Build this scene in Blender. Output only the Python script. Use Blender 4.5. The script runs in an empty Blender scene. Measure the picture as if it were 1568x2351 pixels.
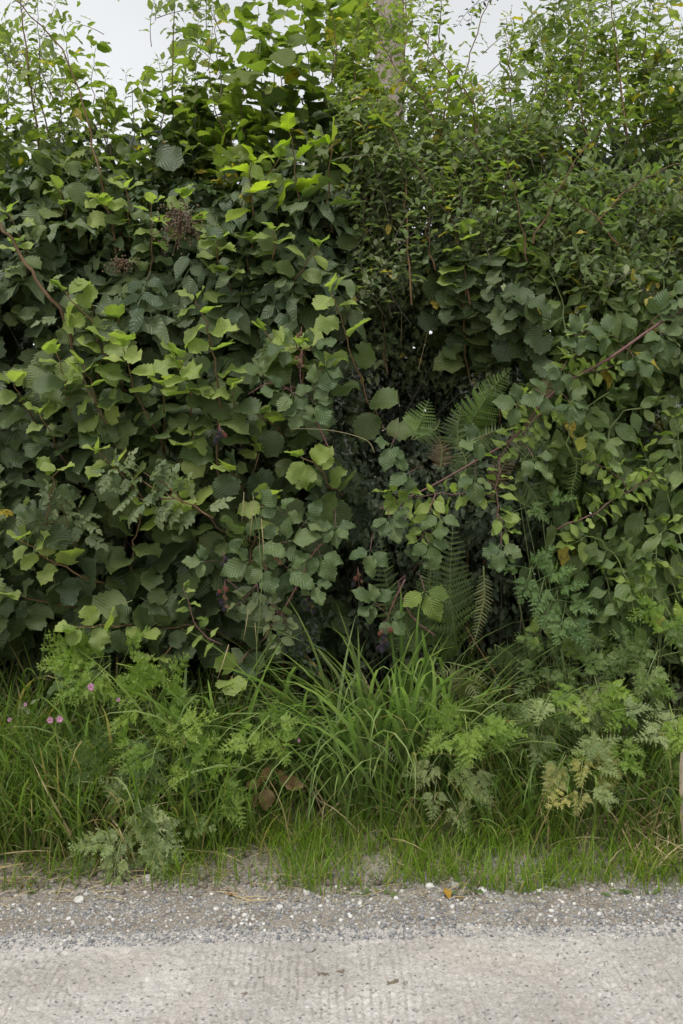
import bpy, math, random
import numpy as np
from mathutils import Matrix, Vector

# ------------------------------------------------------------------ camera, sky, sun, exposure
S = bpy.context.scene
CAMH = 1.2
TH, TV = 12/35, 18/35
cam_d = bpy.data.cameras.new('camera'); cam = bpy.data.objects.new('camera', cam_d)
S.collection.objects.link(cam)
cam.location = (0, 0, CAMH); cam.rotation_euler = (math.radians(90), 0, 0)
cam_d.sensor_fit = 'VERTICAL'; cam_d.sensor_height = 36; cam_d.sensor_width = 24; cam_d.lens = 35
cam_d.clip_start = 0.05; cam_d.clip_end = 2000
S.camera = cam

W = bpy.data.worlds.new('World'); S.world = W; W.use_nodes = True
wn, wl = W.node_tree.nodes, W.node_tree.links
wn.clear()
wo = wn.new('ShaderNodeOutputWorld'); wb = wn.new('ShaderNodeBackground')
sk = wn.new('ShaderNodeTexSky'); sk.sky_type = 'NISHITA'; sk.sun_disc = False
SUN_EL, SUN_AZ = 64, 205          # degrees; azimuth measured clockwise from +Y (sun behind the camera, a little left)
sk.sun_elevation = math.radians(SUN_EL); sk.sun_rotation = math.radians(SUN_AZ)
sk.air_density = 2.0; sk.dust_density = 0.5; sk.ozone_density = 1.0
hs = wn.new('ShaderNodeHueSaturation'); hs.inputs['Saturation'].default_value = 0.10   # cloud veil takes the blue out
wl.new(sk.outputs[0], hs.inputs['Color']); tcw = wn.new('ShaderNodeTexCoord'); cn = wn.new('ShaderNodeTexNoise'); cn.inputs['Scale'].default_value = 2.2; cn.inputs['Detail'].default_value = 5
cr = wn.new('ShaderNodeMapRange'); cr.inputs[1].default_value = .3; cr.inputs[2].default_value = .7; cr.inputs[3].default_value = .88; cr.inputs[4].default_value = 1.08
cm = wn.new('ShaderNodeMix'); cm.data_type = 'RGBA'; cm.blend_type = 'MULTIPLY'; cm.inputs[0].default_value = 1.0      # soft unevenness of an overcast sky
wl.new(tcw.outputs['Generated'], cn.inputs['Vector']); wl.new(cn.outputs['Fac'], cr.inputs[0]); wl.new(cr.outputs[0], cm.inputs[7]); wl.new(hs.outputs[0], cm.inputs[6]); wl.new(cm.outputs[2], wb.inputs['Color'])
wb.inputs['Strength'].default_value = 0.13
wl.new(wb.outputs[0], wo.inputs['Surface'])
sl = bpy.data.lights.new('sun', 'SUN'); sl.energy = 1.5; sl.angle = math.radians(16); sl.color = (1, .965, .92)
so = bpy.data.objects.new('sun', sl); S.collection.objects.link(so)
az, el = math.radians(SUN_AZ), math.radians(SUN_EL)
sdir = Vector((math.sin(az)*math.cos(el), math.cos(az)*math.cos(el), math.sin(el)))
so.rotation_euler = sdir.to_track_quat('Z', 'Y').to_euler(); so.location = (0, 0, 12)
S.view_settings.view_transform = 'Standard'; S.view_settings.look = 'None'
S.view_settings.exposure = 0.52; S.view_settings.gamma = 1.0; S.view_settings.use_curve_mapping = False

# ------------------------------------------------------------------ helpers
rng = np.random.default_rng(7); random.seed(7)
COL = S.collection
A = np.array
def nz(v): v = np.asarray(v, float); return v/(np.linalg.norm(v, axis=-1, keepdims=True)+1e-9)
def at(px, py, d):            # a point seen at (px,py) of a 1568 x 2351 view, d metres away
    return A([(px-784)/784*TH*d, d, CAMH-(py-1175.5)/1175.5*TV*d])
def topx(p):                  # the reverse, for arrays
    p = np.asarray(p); return p[...,0]/p[...,1]/TH*784+784, (CAMH-p[...,2])/p[...,1]/TV*1175.5+1175.5
TAB = np.random.default_rng(3).random((256, 256))
def vn(x, y, s=0):            # smooth value noise 0..1
    x = np.asarray(x, float)+s*17.31; y = np.asarray(y, float)+s*5.77
    xi = np.floor(x).astype(int); yi = np.floor(y).astype(int); fx = x-xi; fy = y-yi
    fx = fx*fx*(3-2*fx); fy = fy*fy*(3-2*fy)
    g = lambda i, j: TAB[i & 255, j & 255]
    return (g(xi,yi)*(1-fx)+g(xi+1,yi)*fx)*(1-fy)+(g(xi,yi+1)*(1-fx)+g(xi+1,yi+1)*fx)*fy
def fbm(x, y, s=0, o=3):
    r = 0; a = .5; t = 0
    for k in range(o): r = r+a*vn(x*2**k, y*2**k, s+k*3); t += a; a *= .5
    return r/t
def sstep(a, b, x): t = np.clip((x-a)/(b-a), 0, 1); return t*t*(3-2*t)

def mesh(name, V, T, mats, UV=None, rnd=None, mi=None, smooth=True):
    me = bpy.data.meshes.new(name); V = np.asarray(V, np.float32); T = np.asarray(T, np.int32).reshape(-1, 3)
    me.vertices.add(len(V)); me.vertices.foreach_set('co', V.ravel())
    me.loops.add(T.size); me.loops.foreach_set('vertex_index', T.ravel())
    me.polygons.add(len(T))
    me.polygons.foreach_set('loop_start', np.arange(0, T.size, 3, dtype=np.int32))
    me.polygons.foreach_set('loop_total', np.full(len(T), 3, np.int32))
    me.polygons.foreach_set('use_smooth', np.full(len(T), smooth))
    if mi is not None: me.polygons.foreach_set('material_index', np.asarray(mi, np.int32))
    if UV is not None:
        u = me.uv_layers.new(name='UVMap'); u.data.foreach_set('uv', np.asarray(UV, np.float32)[T.ravel()].ravel())
    if rnd is not None:
        a = me.attributes.new('rnd', 'FLOAT', 'POINT'); a.data.foreach_set('value', np.asarray(rnd, np.float32))
    for m in (mats if isinstance(mats, (list, tuple)) else [mats]): me.materials.append(m)
    me.update(calc_edges=True)
    return me
def put(name, me, parent=None, M=None):
    o = bpy.data.objects.new(name, me); COL.objects.link(o)
    if parent is not None: o.parent = parent
    if M is not None: o.matrix_basis = M
    return o
def tag(o, label=None, cat=None, group=None, kind=None):
    for k, v in (('label', label), ('category', cat), ('group', group), ('kind', kind)):
        if v: o[k] = v
    return o
def thing(name, label, cat, loc, group=None):
    o = bpy.data.objects.new(name, None); o.location = tuple(float(c) for c in loc); o.empty_display_size = .05
    COL.objects.link(o); return tag(o, label, cat, group)
def tube(pts, r, sides=5):
    pts = np.asarray(pts, float); n = len(pts)
    r = np.linspace(r[0], r[1], n) if isinstance(r, (tuple, list)) and len(r) == 2 else np.asarray(r)*np.ones(n)
    tg = nz(np.gradient(pts, axis=0)); up = A([.31, .9, .2]); up = np.where(np.abs(tg@nz(up))[:,None] > .9, A([1., 0, 0]), up)
    a = nz(np.cross(tg, up)); b = np.cross(tg, a)
    th = np.linspace(0, 2*np.pi, sides, endpoint=False)
    V = (pts[:,None]+r[:,None,None]*(np.cos(th)[None,:,None]*a[:,None]+np.sin(th)[None,:,None]*b[:,None])).reshape(-1, 3)
    T = []
    for i in range(n-1):
        for j in range(sides):
            p, q = i*sides+j, i*sides+(j+1) % sides
            T += [(p, q, q+sides), (p, q+sides, p+sides)]
    V = np.vstack([V, pts[-1:]+tg[-1:]*r[-1], pts[:1]]); e = len(V)
    for j in range(sides):
        T.append(((n-1)*sides+j, (n-1)*sides+(j+1) % sides, e-2)); T.append(((j+1) % sides, j, e-1))
    return V, A(T)
def curve(P, n=14):           # Catmull-Rom through P
    P = np.asarray(P, float); Q = np.vstack([2*P[0]-P[1], P, 2*P[-1]-P[-2]]); out = []
    k = len(P)-1
    for t in np.linspace(0, k-1e-6, n):
        i = int(t); f = t-i; a, b, c, d = Q[i:i+4]
        out.append(.5*((2*b)+(c-a)*f+(2*a-5*b+4*c-d)*f*f+(3*b-a-3*c+d)*f**3))
    return A(out)
def join(parts):              # list of (V,T) -> V,T
    V, T, o = [], [], 0
    for v, t in parts: V.append(v); T.append(np.asarray(t)+o); o += len(v)
    return np.vstack(V), np.vstack(T)
def frames(tip, nrm):         # arrays N x 3 -> N x 3 x 3 (columns x,y,z)
    y = nz(tip); z = nz(nrm-(nrm*y).sum(-1, keepdims=True)*y); x = np.cross(y, z)
    return np.stack([x, y, z], -1)
def mat4(p, R, s):
    M = np.eye(4); M[:3,:3] = R*s; M[:3,3] = p; return Matrix(M.tolist())

# ------------------------------------------------------------------ materials
def newmat(name):
    m = bpy.data.materials.new(name); m.use_nodes = True; nt = m.node_tree; nt.nodes.clear()
    out = nt.nodes.new('ShaderNodeOutputMaterial'); p = nt.nodes.new('ShaderNodeBsdfPrincipled')
    nt.links.new(p.outputs[0], out.inputs[0]); return m, nt, p, out
def mth(nt, op, a, b=None, c=None):
    n = nt.nodes.new('ShaderNodeMath'); n.operation = op
    for i, v in enumerate((a, b, c)):
        if v is None: continue
        if isinstance(v, (int, float)): n.inputs[i].default_value = v
        else: nt.links.new(v, n.inputs[i])
    return n.outputs[0]
def mixc(nt, f, a, b, mode='MIX'):
    n = nt.nodes.new('ShaderNodeMix'); n.data_type = 'RGBA'; n.blend_type = mode
    for s, v in ((0, f), (6, a), (7, b)):
        if isinstance(v, (int, float)): n.inputs[s].default_value = v
        elif isinstance(v, tuple): n.inputs[s].default_value = (*v, 1)
        else: nt.links.new(v, n.inputs[s])
    return n.outputs[2]
def noise(nt, scale, detail=3, vec=None, rough=.55):
    n = nt.nodes.new('ShaderNodeTexNoise'); n.inputs['Scale'].default_value = scale; n.inputs['Detail'].default_value = detail
    n.inputs['Roughness'].default_value = rough
    if vec is not None: nt.links.new(vec, n.inputs['Vector'])
    return n.outputs['Fac']
def ramp(nt, f, stops, interp='LINEAR'):
    n = nt.nodes.new('ShaderNodeValToRGB'); n.color_ramp.interpolation = interp
    while len(n.color_ramp.elements) < len(stops): n.color_ramp.elements.new(.5)
    for e, (p, c) in zip(n.color_ramp.elements, stops): e.position = p; e.color = (*c, 1)
    nt.links.new(f, n.inputs[0]); return n.outputs[0]
def mrange(nt, f, a, b, c=0., d=1.):
    n = nt.nodes.new('ShaderNodeMapRange'); n.inputs[1].default_value = a; n.inputs[2].default_value = b
    n.inputs[3].default_value = c; n.inputs[4].default_value = d; nt.links.new(f, n.inputs[0]); return n.outputs[0]
def bump(nt, h, p, strength, dist=.002):
    b = nt.nodes.new('ShaderNodeBump'); b.inputs['Strength'].default_value = strength; b.inputs['Distance'].default_value = dist
    nt.links.new(h, b.inputs['Height']); nt.links.new(b.outputs[0], p.inputs['Normal']); return b.outputs[0]
def rand01(nt):               # one random number per leaf: mesh attribute for joined leaves, object random for single ones
    a = nt.nodes.new('ShaderNodeAttribute'); a.attribute_name = 'rnd'
    oi = nt.nodes.new('ShaderNodeObjectInfo')
    return mth(nt, 'FRACT', mth(nt, 'ADD', a.outputs['Fac'], oi.outputs['Random']))
def objco(nt): return nt.nodes.new('ShaderNodeTexCoord').outputs['Object']
def leafmat(name, ca, cb, trans=.3, tcol=None, veins=(8, 8), rough=.5, spec=.35, yellow=.0, vlift=.26, pleat=.3, spots=.4, ycol=(.42, .34, .05), sheen=0.):
    m, nt, p, out = newmat(name)
    if ca[1] > ca[0] and ca[1] > ca[2]: ca, cb = [(c_[0], c_[1]*.97, c_[2]*1.12) for c_ in (ca, cb)]
    r = rand01(nt); r2 = mth(nt, 'FRACT', mth(nt, 'MULTIPLY', r, 37.7)); r3 = mth(nt, 'FRACT', mth(nt, 'MULTIPLY', r, 91.3))
    col = mixc(nt, r, ca, cb)
    col = mixc(nt, 1.0, col, ramp(nt, r2, [(0, (.74, .78, .74)), (1, (1.22, 1.17, 1.1))]), 'MULTIPLY')
    uv = nt.nodes.new('ShaderNodeUVMap').outputs[0]
    sp = nt.nodes.new('ShaderNodeSeparateXYZ'); nt.links.new(uv, sp.inputs[0])
    ax = mth(nt, 'ABSOLUTE', mth(nt, 'SUBTRACT', sp.outputs[0], .5)); v = sp.outputs[1]
    nn = noise(nt, 9, 3, uv)
    col = mixc(nt, mrange(nt, nn, .35, .7, 0, .4), col, mixc(nt, 1.0, col, (.72, .78, .7), 'MULTIPLY'))
    if yellow > 0:
        yf = mth(nt, 'GREATER_THAN', r3, 1-yellow)
        yb = mixc(nt, mrange(nt, nn, .5, .66), ycol, (.22, .10, .02))
        col = mixc(nt, mth(nt, 'MULTIPLY', yf, .9), col, yb)
    if spots > 0:
        sf = mth(nt, 'MULTIPLY', mth(nt, 'GREATER_THAN', noise(nt, 26, 2, uv), .70), mth(nt, 'GREATER_THAN', r2, 1-spots))
        col = mixc(nt, mth(nt, 'MULTIPLY', sf, .8), col, (.10, .06, .025))
    if veins:
        s = mth(nt, 'SUBTRACT', mth(nt, 'MULTIPLY', v, veins[0]), mth(nt, 'MULTIPLY', ax, veins[1]))
        fr = mth(nt, 'ABSOLUTE', mth(nt, 'SUBTRACT', mth(nt, 'FRACT', s), .5))
        fr = mth(nt, 'ADD', fr, mth(nt, 'MULTIPLY', mth(nt, 'SUBTRACT', noise(nt, 14, 2, uv), .45), .22))
        vein = mth(nt, 'MAXIMUM', mrange(nt, fr, .0, .09, 1, 0), mrange(nt, ax, .008, .028, 1, 0))
        col = mixc(nt, mth(nt, 'MULTIPLY', vein, vlift), col, mixc(nt, 1.0, col, (1.75, 1.7, 1.6), 'MULTIPLY'))
        h = mth(nt, 'ADD', mth(nt, 'MULTIPLY', mth(nt, 'COSINE', mth(nt, 'MULTIPLY', s, 6.2832)), .5), mth(nt, 'MULTIPLY', noise(nt, 40, 2, uv), .5))
        nb = bump(nt, h, p, pleat, .006)
    nt.links.new(col, p.inputs['Base Color']); p.inputs['Roughness'].default_value = rough
    p.inputs['Specular IOR Level'].default_value = spec; p.inputs['Sheen Weight'].default_value = sheen; p.inputs['Sheen Roughness'].default_value = .4
    t = nt.nodes.new('ShaderNodeBsdfTranslucent')
    nt.links.new(mixc(nt, 1.0, col, tcol or (2.0, 2.3, .9), 'MULTIPLY'), t.inputs[0])
    mx = nt.nodes.new('ShaderNodeMixShader'); mx.inputs[0].default_value = trans
    nt.links.new(p.outputs[0], mx.inputs[1]); nt.links.new(t.outputs[0], mx.inputs[2]); nt.links.new(mx.outputs[0], out.inputs[0])
    return m
def woodmat(name, ca, cb, rough=.8, scale=60):
    m, nt, p, out = newmat(name); oc = objco(nt)
    n = noise(nt, scale, 4, oc); oi = nt.nodes.new('ShaderNodeObjectInfo').outputs['Random']
    c = mixc(nt, mrange(nt, n, .3, .7), ca, cb)
    c = mixc(nt, 1.0, c, ramp(nt, oi, [(0, (.75, .75, .75)), (1, (1.2, 1.15, 1.1))]), 'MULTIPLY')
    nt.links.new(c, p.inputs['Base Color']); p.inputs['Roughness'].default_value = rough; bump(nt, n, p, .5, .003); return m

M = {}
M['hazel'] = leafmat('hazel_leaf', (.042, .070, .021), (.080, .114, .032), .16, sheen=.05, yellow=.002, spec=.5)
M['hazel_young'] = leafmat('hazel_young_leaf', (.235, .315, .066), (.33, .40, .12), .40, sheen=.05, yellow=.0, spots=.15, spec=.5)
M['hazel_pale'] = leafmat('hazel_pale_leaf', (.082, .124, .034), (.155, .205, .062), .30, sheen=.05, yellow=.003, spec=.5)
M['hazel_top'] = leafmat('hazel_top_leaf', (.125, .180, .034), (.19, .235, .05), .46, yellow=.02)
M['hazel_lime'] = leafmat('hazel_lime_leaf', (.24, .33, .030), (.31, .38, .045), .46, spots=.1)
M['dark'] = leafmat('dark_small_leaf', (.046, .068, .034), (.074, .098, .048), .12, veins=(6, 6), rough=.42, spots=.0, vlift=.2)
M['black'] = leafmat('blackthorn_leaf', (.140, .190, .078), (.235, .280, .130), .34, veins=(6, 7), rough=.36, spec=.6, yellow=.045, vlift=.2, pleat=.3)
M['black_top'] = leafmat('plum_leaf', (.150, .205, .050), (.235, .280, .085), .46, veins=(6, 7), rough=.38, spec=.55, yellow=.04, vlift=.25, pleat=.3)
M['black_young'] = leafmat('blackthorn_young_leaf', (.20, .285, .058), (.30, .38, .105), .40, veins=(6, 7), rough=.42, vlift=.2, pleat=.3)
M['elder'] = leafmat('elder_leaf', (.065, .102, .042), (.102, .140, .057), .16, veins=(8, 9), rough=.45, yellow=.004, vlift=.2)
M['dogwood'] = leafmat('dogwood_leaf', (.098, .150, .040), (.155, .210, .062), .26, veins=(6, 9), rough=.42, yellow=.012, vlift=.25)
M['dog_pale'] = leafmat('spindle_leaf', (.130, .195, .062), (.190, .250, .090), .36, veins=(6, 9), rough=.40, yellow=.01, vlift=.25)
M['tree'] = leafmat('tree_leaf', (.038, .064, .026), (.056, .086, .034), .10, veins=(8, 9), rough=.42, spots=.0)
M['bramble'] = leafmat('bramble_leaf', (.066, .112, .034), (.112, .162, .054), .22, veins=(7, 7), rough=.46, spec=.38, vlift=.2, pleat=.32, yellow=.0, sheen=.04)
M['bramble_lime'] = leafmat('bramble_lime_leaf', (.17, .25, .055), (.21, .29, .065), .40, veins=(8, 8), rough=.45, vlift=.3, pleat=.6, spots=.5)
M['rose'] = leafmat('rose_leaf', (.170, .220, .105), (.225, .275, .135), .32, veins=(7, 7), rough=.48, yellow=.03, vlift=.15, pleat=.3)
M['fern'] = leafmat('fern_leaf', (.078, .122, .032), (.100, .146, .040), .32, veins=None, spots=0)
M['fern_lime'] = leafmat('fern_lime_leaf', (.115, .19, .038), (.15, .235, .05), .42, veins=None, spots=0)
M['fern_dry'] = leafmat('fern_pale_leaf', (.17, .19, .070), (.22, .23, .095), .32, veins=None, spots=.5)
M['fern_brown'] = leafmat('fern_withered_leaf', (.11, .075, .035), (.15, .10, .05), .2, veins=None, spots=0, tcol=(1.3, 1.1, .8))
M['parsley'] = leafmat('cow_parsley_leaf', (.160, .255, .034), (.235, .325, .058), .36, veins=None, spots=0)
M['parsley_dark'] = leafmat('cow_parsley_dark_leaf', (.098, .155, .040), (.140, .200, .055), .32, veins=None, spots=0)
M['parsley_pale'] = leafmat('cow_parsley_pale_leaf', (.23, .30, .105), (.31, .36, .155), .32, veins=None, spots=0)
M['parsley_gold'] = leafmat('cow_parsley_yellowing_leaf', (.28, .29, .080), (.37, .35, .115), .32, veins=None, spots=.3)
M['parsley_blue'] = leafmat('tansy_leaf', (.105, .180, .052), (.145, .225, .07), .32, veins=None, spots=0)
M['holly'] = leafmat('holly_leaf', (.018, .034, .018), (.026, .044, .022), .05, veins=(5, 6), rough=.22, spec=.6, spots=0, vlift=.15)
M['grass'] = leafmat('grass_blade', (.100, .180, .032), (.165, .240, .058), .34, veins=None, yellow=.05, spots=0, ycol=(.40, .32, .15))
M['grass_fine'] = leafmat('fine_grass_blade', (.095, .165, .026), (.165, .220, .055), .34, veins=None, yellow=.16, spots=0, ycol=(.36, .28, .14))
M['grass_short'] = leafmat('short_grass_blade', (.155, .260, .026), (.230, .325, .048), .40, veins=None, yellow=.12, spots=0, ycol=(.40, .33, .16))
M['straw'] = leafmat('dry_straw', (.40, .31, .16), (.56, .46, .29), .2, veins=None, spots=0, tcol=(1.1, 1, .9))
M['yellowing'] = leafmat('yellowing_leaf', (.36, .34, .06), (.30, .30, .055), .3, veins=(6, 7), spots=.6)
M['dead'] = leafmat('withered_leaf', (.17, .12, .055), (.25, .17, .085), .25, veins=(6, 7), spots=.6, tcol=(1.4, 1.1, .8))
M['fallen'] = leafmat('fallen_leaf', (.40, .26, .04), (.34, .20, .03), .2, veins=(6, 7), spots=.6, tcol=(1.2, 1, .6))
M['petal'] = leafmat('pink_petal', (.62, .26, .48), (.72, .36, .60), .35, veins=None, spots=0, tcol=(1.1, 1, 1.1))
M['down'] = leafmat('seed_down_hair', (.52, .54, .55), (.64, .65, .66), .45, veins=None, spots=0, tcol=(1, 1, 1))
M['stem'] = woodmat('hazel_stem_bark', (.13, .075, .035), (.20, .125, .065))
M['greystem'] = woodmat('grey_twig_bark', (.10, .080, .062), (.17, .14, .11))
M['canemat'] = woodmat('rose_cane_bark', (.13, .075, .042), (.19, .12, .06))
M['purple'] = woodmat('bramble_cane_bark', (.11, .050, .050), (.17, .085, .072), .6)
M['greenstem'] = woodmat('green_stalk', (.10, .15, .04), (.16, .19, .07), .6)
M['trunk'] = woodmat('old_trunk_bark', (.055, .045, .035), (.10, .085, .065))
def berrymat(name, ca, cb, rough):
    m, nt, p, out = newmat(name); nt.links.new(mixc(nt, noise(nt, 90, 2, objco(nt)), ca, cb), p.inputs['Base Color'])
    p.inputs['Roughness'].default_value = rough; return m
M['berry_black'] = berrymat('ripe_blackberry', (.010, .008, .016), (.026, .014, .030), .3)
M['berry_red'] = berrymat('unripe_blackberry', (.13, .030, .026), (.18, .06, .035), .35)
M['berry_brown'] = berrymat('withered_blackberry', (.20, .12, .06), (.14, .07, .035), .6)
M['elderberry'] = berrymat('elderberry_skin', (.075, .032, .022), (.125, .085, .038), .4)

# ------------------------------------------------------------------ leaf templates: (V, T, UV); base at 0, tip at +y, face +z
PROF = {
 'hazel': ([0, .05, .2, .42, .62, .78, .89, .95, 1], [.10, .31, .45, .50, .49, .42, .30, .14, 0], .075),
 'ovate': ([0, .1, .3, .5, .7, .87, 1], [.03, .17, .27, .275, .19, .075, 0], .03),
 'black': ([0, .13, .38, .62, .84, 1], [.03, .18, .30, .29, .15, 0], .05),
 'bramble': ([0, .08, .28, .5, .72, .88, 1], [.08, .24, .38, .39, .28, .10, 0], .06),
 'small': ([0, .15, .4, .65, .85, 1], [.03, .17, .25, .22, .11, 0], .0),
 'dock': ([0, .1, .35, .6, .85, 1], [.06, .17, .2, .18, .09, 0], .04)}
def leaf_tpl(kind, rows, g, petiole=.16, curl=1.):
    tx, wx, ser = PROF[kind]
    t = np.linspace(0, 1, rows+1); w = np.interp(t, tx, wx)
    fold = g.uniform(.05, .32)*curl; droop = g.uniform(-.08, .48)*curl; wv = g.uniform(.03, .115)*curl; ph = g.uniform(0, 6.28)
    side = g.uniform(-.10, .10)*curl; bs = int(g.choice([-1, 1, 3, 3])); b0 = int(g.integers(2, max(3, rows-2))); V, UV, T = [], [], []
    for i in range(rows+1):
        for sgn in (-1, 0, 1):
            ww = w[i]*(1+(ser*(1 if i % 2 else -1) if 0 < i < rows else 0)*abs(sgn)+g.normal(0, .035)*abs(sgn))
            if sgn == bs and b0 <= i <= b0+1: ww *= .52
            x = sgn*ww; z = fold*abs(x)-droop*t[i]**2+(wv*math.sin(ph+t[i]*9+sgn*1.7) if sgn else 0)
            V.append((x+side*t[i]**2, t[i]+.03*(i % 2)*abs(sgn)*(ser > .05), z)); UV.append((.5+x, t[i]))
    for i in range(rows):
        a = 3*i
        T += [(a, a+1, a+4), (a, a+4, a+3), (a+1, a+2, a+5), (a+1, a+5, a+4)]
    k = len(V); pw = .014
    V += [(-pw, -petiole, .05), (pw, -petiole, .05), (pw, .03, .004), (-pw, .03, .004)]; UV += [(.5, 0)]*4
    T += [(k, k+1, k+2), (k, k+2, k+3)]
    return A(V), A(T), A(UV)
def compound(leafs):          # leafs: list of (template, base, tipdir, normal, scale)
    V, T, UV, o = [], [], [], 0
    for tp, b, td, nn, s in leafs:
        R = frames(A([td]), A([nn]))[0]
        V.append(A(b)+s*tp[0]@R.T); T.append(tp[1]+o); UV.append(tp[2]); o += len(tp[0])
    return np.vstack(V), np.vstack(T), np.vstack(UV)
def strip(pts, w, z=(0, 0, 1)):
    pts = np.asarray(pts, float); tg = nz(np.gradient(pts, axis=0)); s = nz(np.cross(tg, A(z)))
    w = np.asarray(w)*np.ones(len(pts)); V = np.empty((2*len(pts), 3)); V[0::2] = pts-s*w[:,None]; V[1::2] = pts+s*w[:,None]
    T = []
    for i in range(len(pts)-1): a = 2*i; T += [(a, a+1, a+3), (a, a+3, a+2)]
    return V, A(T), np.tile([[.5, .5]], (len(V), 1))
def pinnate(kind, pairs, g, ls, rows=5):
    L = []
    for k in range(pairs):
        y = .25+.55*k/max(1, pairs-.5)
        for s in (-1, 1):
            L.append((leaf_tpl(kind, rows, g, .05), (0, y, -.15*y*y), (s*1., .45, g.uniform(-.35, .05)), (g.uniform(-.2, .2), 0, 1), ls*g.uniform(.85, 1.1)))
    L.append((leaf_tpl(kind, rows, g, .1), (0, .85, -.11), (g.uniform(-.1, .1), 1, -.25), (0, .1, 1), ls*1.15))
    V, T, U = compound(L)
    yy = np.linspace(-.05, .9, 5); v2, t2, u2 = strip(np.stack([0*yy, yy, -.15*yy*yy-.004], 1), .009)
    return np.vstack([V, v2]), np.vstack([T, t2+len(V)]), np.vstack([U, u2])
def parsley_tpl(g):
    """lacy leaf, three times divided, triangular outline"""
    V, T, o = [], [], 0
    def add(b, d, n, L, W):
        nonlocal o
        s = np.cross(d, n); c = n*L*g.uniform(-.15, .15)
        V.extend([b, b+d*L*.40+s*W+c, b+d*L*.42+s*W*.35, b+d*L+c*.5, b+d*L*.42-s*W*.35, b+d*L*.40-s*W+c])
        T.extend([(o, o+1, o+2), (o, o+2, o+4), (o, o+4, o+5), (o+2, o+3, o+4)]); o += 6
    strips = []
    ys = [.16, .36, .53, .67, .79, .88]
    for k, y in enumerate(ys):
        L1 = (.52, .40, .29, .20, .13, .08)[k]*g.uniform(.85, 1.12); zc = -.30*y*y
        for s in (-1, 1):
            d1 = nz(A([s*1., .50+.1*k, g.uniform(-.45, .25)])); b1 = A([0, y+.015*s, zc]); n1 = nz(A([g.normal(0, .35), g.normal(0, .35), 1])); n1 = nz(n1-d1*(n1@d1))
            s1 = np.cross(d1, n1); m = (5, 4, 4, 3, 2, 1)[k]
            strips.append(strip([b1, b1+d1*L1*.5, b1+d1*L1*.9], [.006, .005, .002], n1))
            for j in range(m):
                f = .22+.70*j/m; b2 = b1+d1*L1*f; L2 = .42*L1*(1-f)+.03
                for s2 in (-1, 1):
                    d2 = nz(d1*.8+s1*s2+n1*g.normal(-.1, .3)); n2 = nz(n1+g.normal(0, .35, 3)); n2 = nz(n2-d2*(n2@d2)); q1 = np.cross(d2, n2)
                    if L2 > .10:
                        for h, fr in ((.15, .55), (.5, .42)):
                            for s3 in (-1, 1): add(b2+d2*L2*h, nz(d2*.8+q1*s3), n2, L2*fr*1.15, L2*.26)
                        add(b2+d2*L2*.6, d2, n2, L2*.55, L2*.24)
                    else: add(b2, d2, n2, L2*1.15, L2*.5)
            add(b1+d1*L1*.85, d1, n1, .08+.15*L1, .036)
    add(A([0, .92, -.26]), nz(A([0, 1, -.5])), A([0, .45, .9]), .10, .04)
    yy = np.linspace(-.35, .94, 6); strips.append(strip(np.stack([0*yy, yy, -.30*yy*yy-.003], 1), np.linspace(.012, .004, 6)))
    V = A(V); T = A(T); U = np.tile([[.5, .5]], (len(V), 1))
    for v2, t2, u2 in strips: T = np.vstack([T, t2+len(V)]); V = np.vstack([V, v2]); U = np.vstack([U, u2])
    return V, T, U
def pinna_tpl(g, lobes=9):
    """one side branch of a fern frond: a narrow comb of lobes, length 1 along y"""
    V, T, U = strip(np.stack([np.zeros(5), np.linspace(0, 1, 5), -.12*np.linspace(0, 1, 5)**2], 1), np.linspace(.035, .012, 5)); V, T, U = [V], [T], [U]; o = 10
    for k in range(lobes):
        y = .03+.93*k/lobes; L = .115*(1-k/lobes)**.6+.02
        for s in (-1, 1):
            z = -.12*y*y
            V.append(A([(s*.01, y, z), (s*L*.7, y+.012, z+.012), (s*L, y+.055, z-.012), (s*L*.5, y+.070, z-.006), (s*.01, y+.06, z)]))
            T.append(A([(0, 1, 3), (0, 3, 4), (1, 2, 3)])+o); U.append(np.tile([[.5, .5]], (5, 1))); o += 5
    return np.vstack(V), np.vstack(T), np.vstack(U)
def blade_tpl(g, seg=7, bend=1., w=.012):
    """grass blade, length 1 along y (up), bends over towards -z; face +z"""
    s = np.linspace(0, 1, seg+1); a = bend*s**1.6; ds = 1/seg
    y = np.concatenate([[0], np.cumsum(np.cos(a[:-1])*ds)]); z = -np.concatenate([[0], np.cumsum(np.sin(a[:-1])*ds)])
    wid = w*np.clip(.75+.9*s-1.65*s**2.2, .02, 1.2); tw = g.uniform(-.9, .9)
    V = []
    for i in range(seg+1):
        c, sn = math.cos(tw*s[i]), math.sin(tw*s[i])
        for q in (-1, 1): V.append((q*wid[i]*c, y[i], z[i]+q*wid[i]*sn))
    T = []
    for i in range(seg): k = 2*i; T += [(k, k+1, k+3), (k, k+3, k+2)]
    return A(V), A(T), np.tile([[.5, .5]], (len(V), 1))
def ico():
    p = (1+5**.5)/2
    V = nz(A([(-1,p,0),(1,p,0),(-1,-p,0),(1,-p,0),(0,-1,p),(0,1,p),(0,-1,-p),(0,1,-p),(p,0,-1),(p,0,1),(-p,0,-1),(-p,0,1)]))
    T = A([(0,11,5),(0,5,1),(0,1,7),(0,7,10),(0,10,11),(1,5,9),(5,11,4),(11,10,2),(10,7,6),(7,1,8),(3,9,4),(3,4,2),(3,2,6),(3,6,8),(3,8,9),(4,9,5),(2,4,11),(6,2,10),(8,6,7),(9,8,1)])
    return V, T
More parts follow.
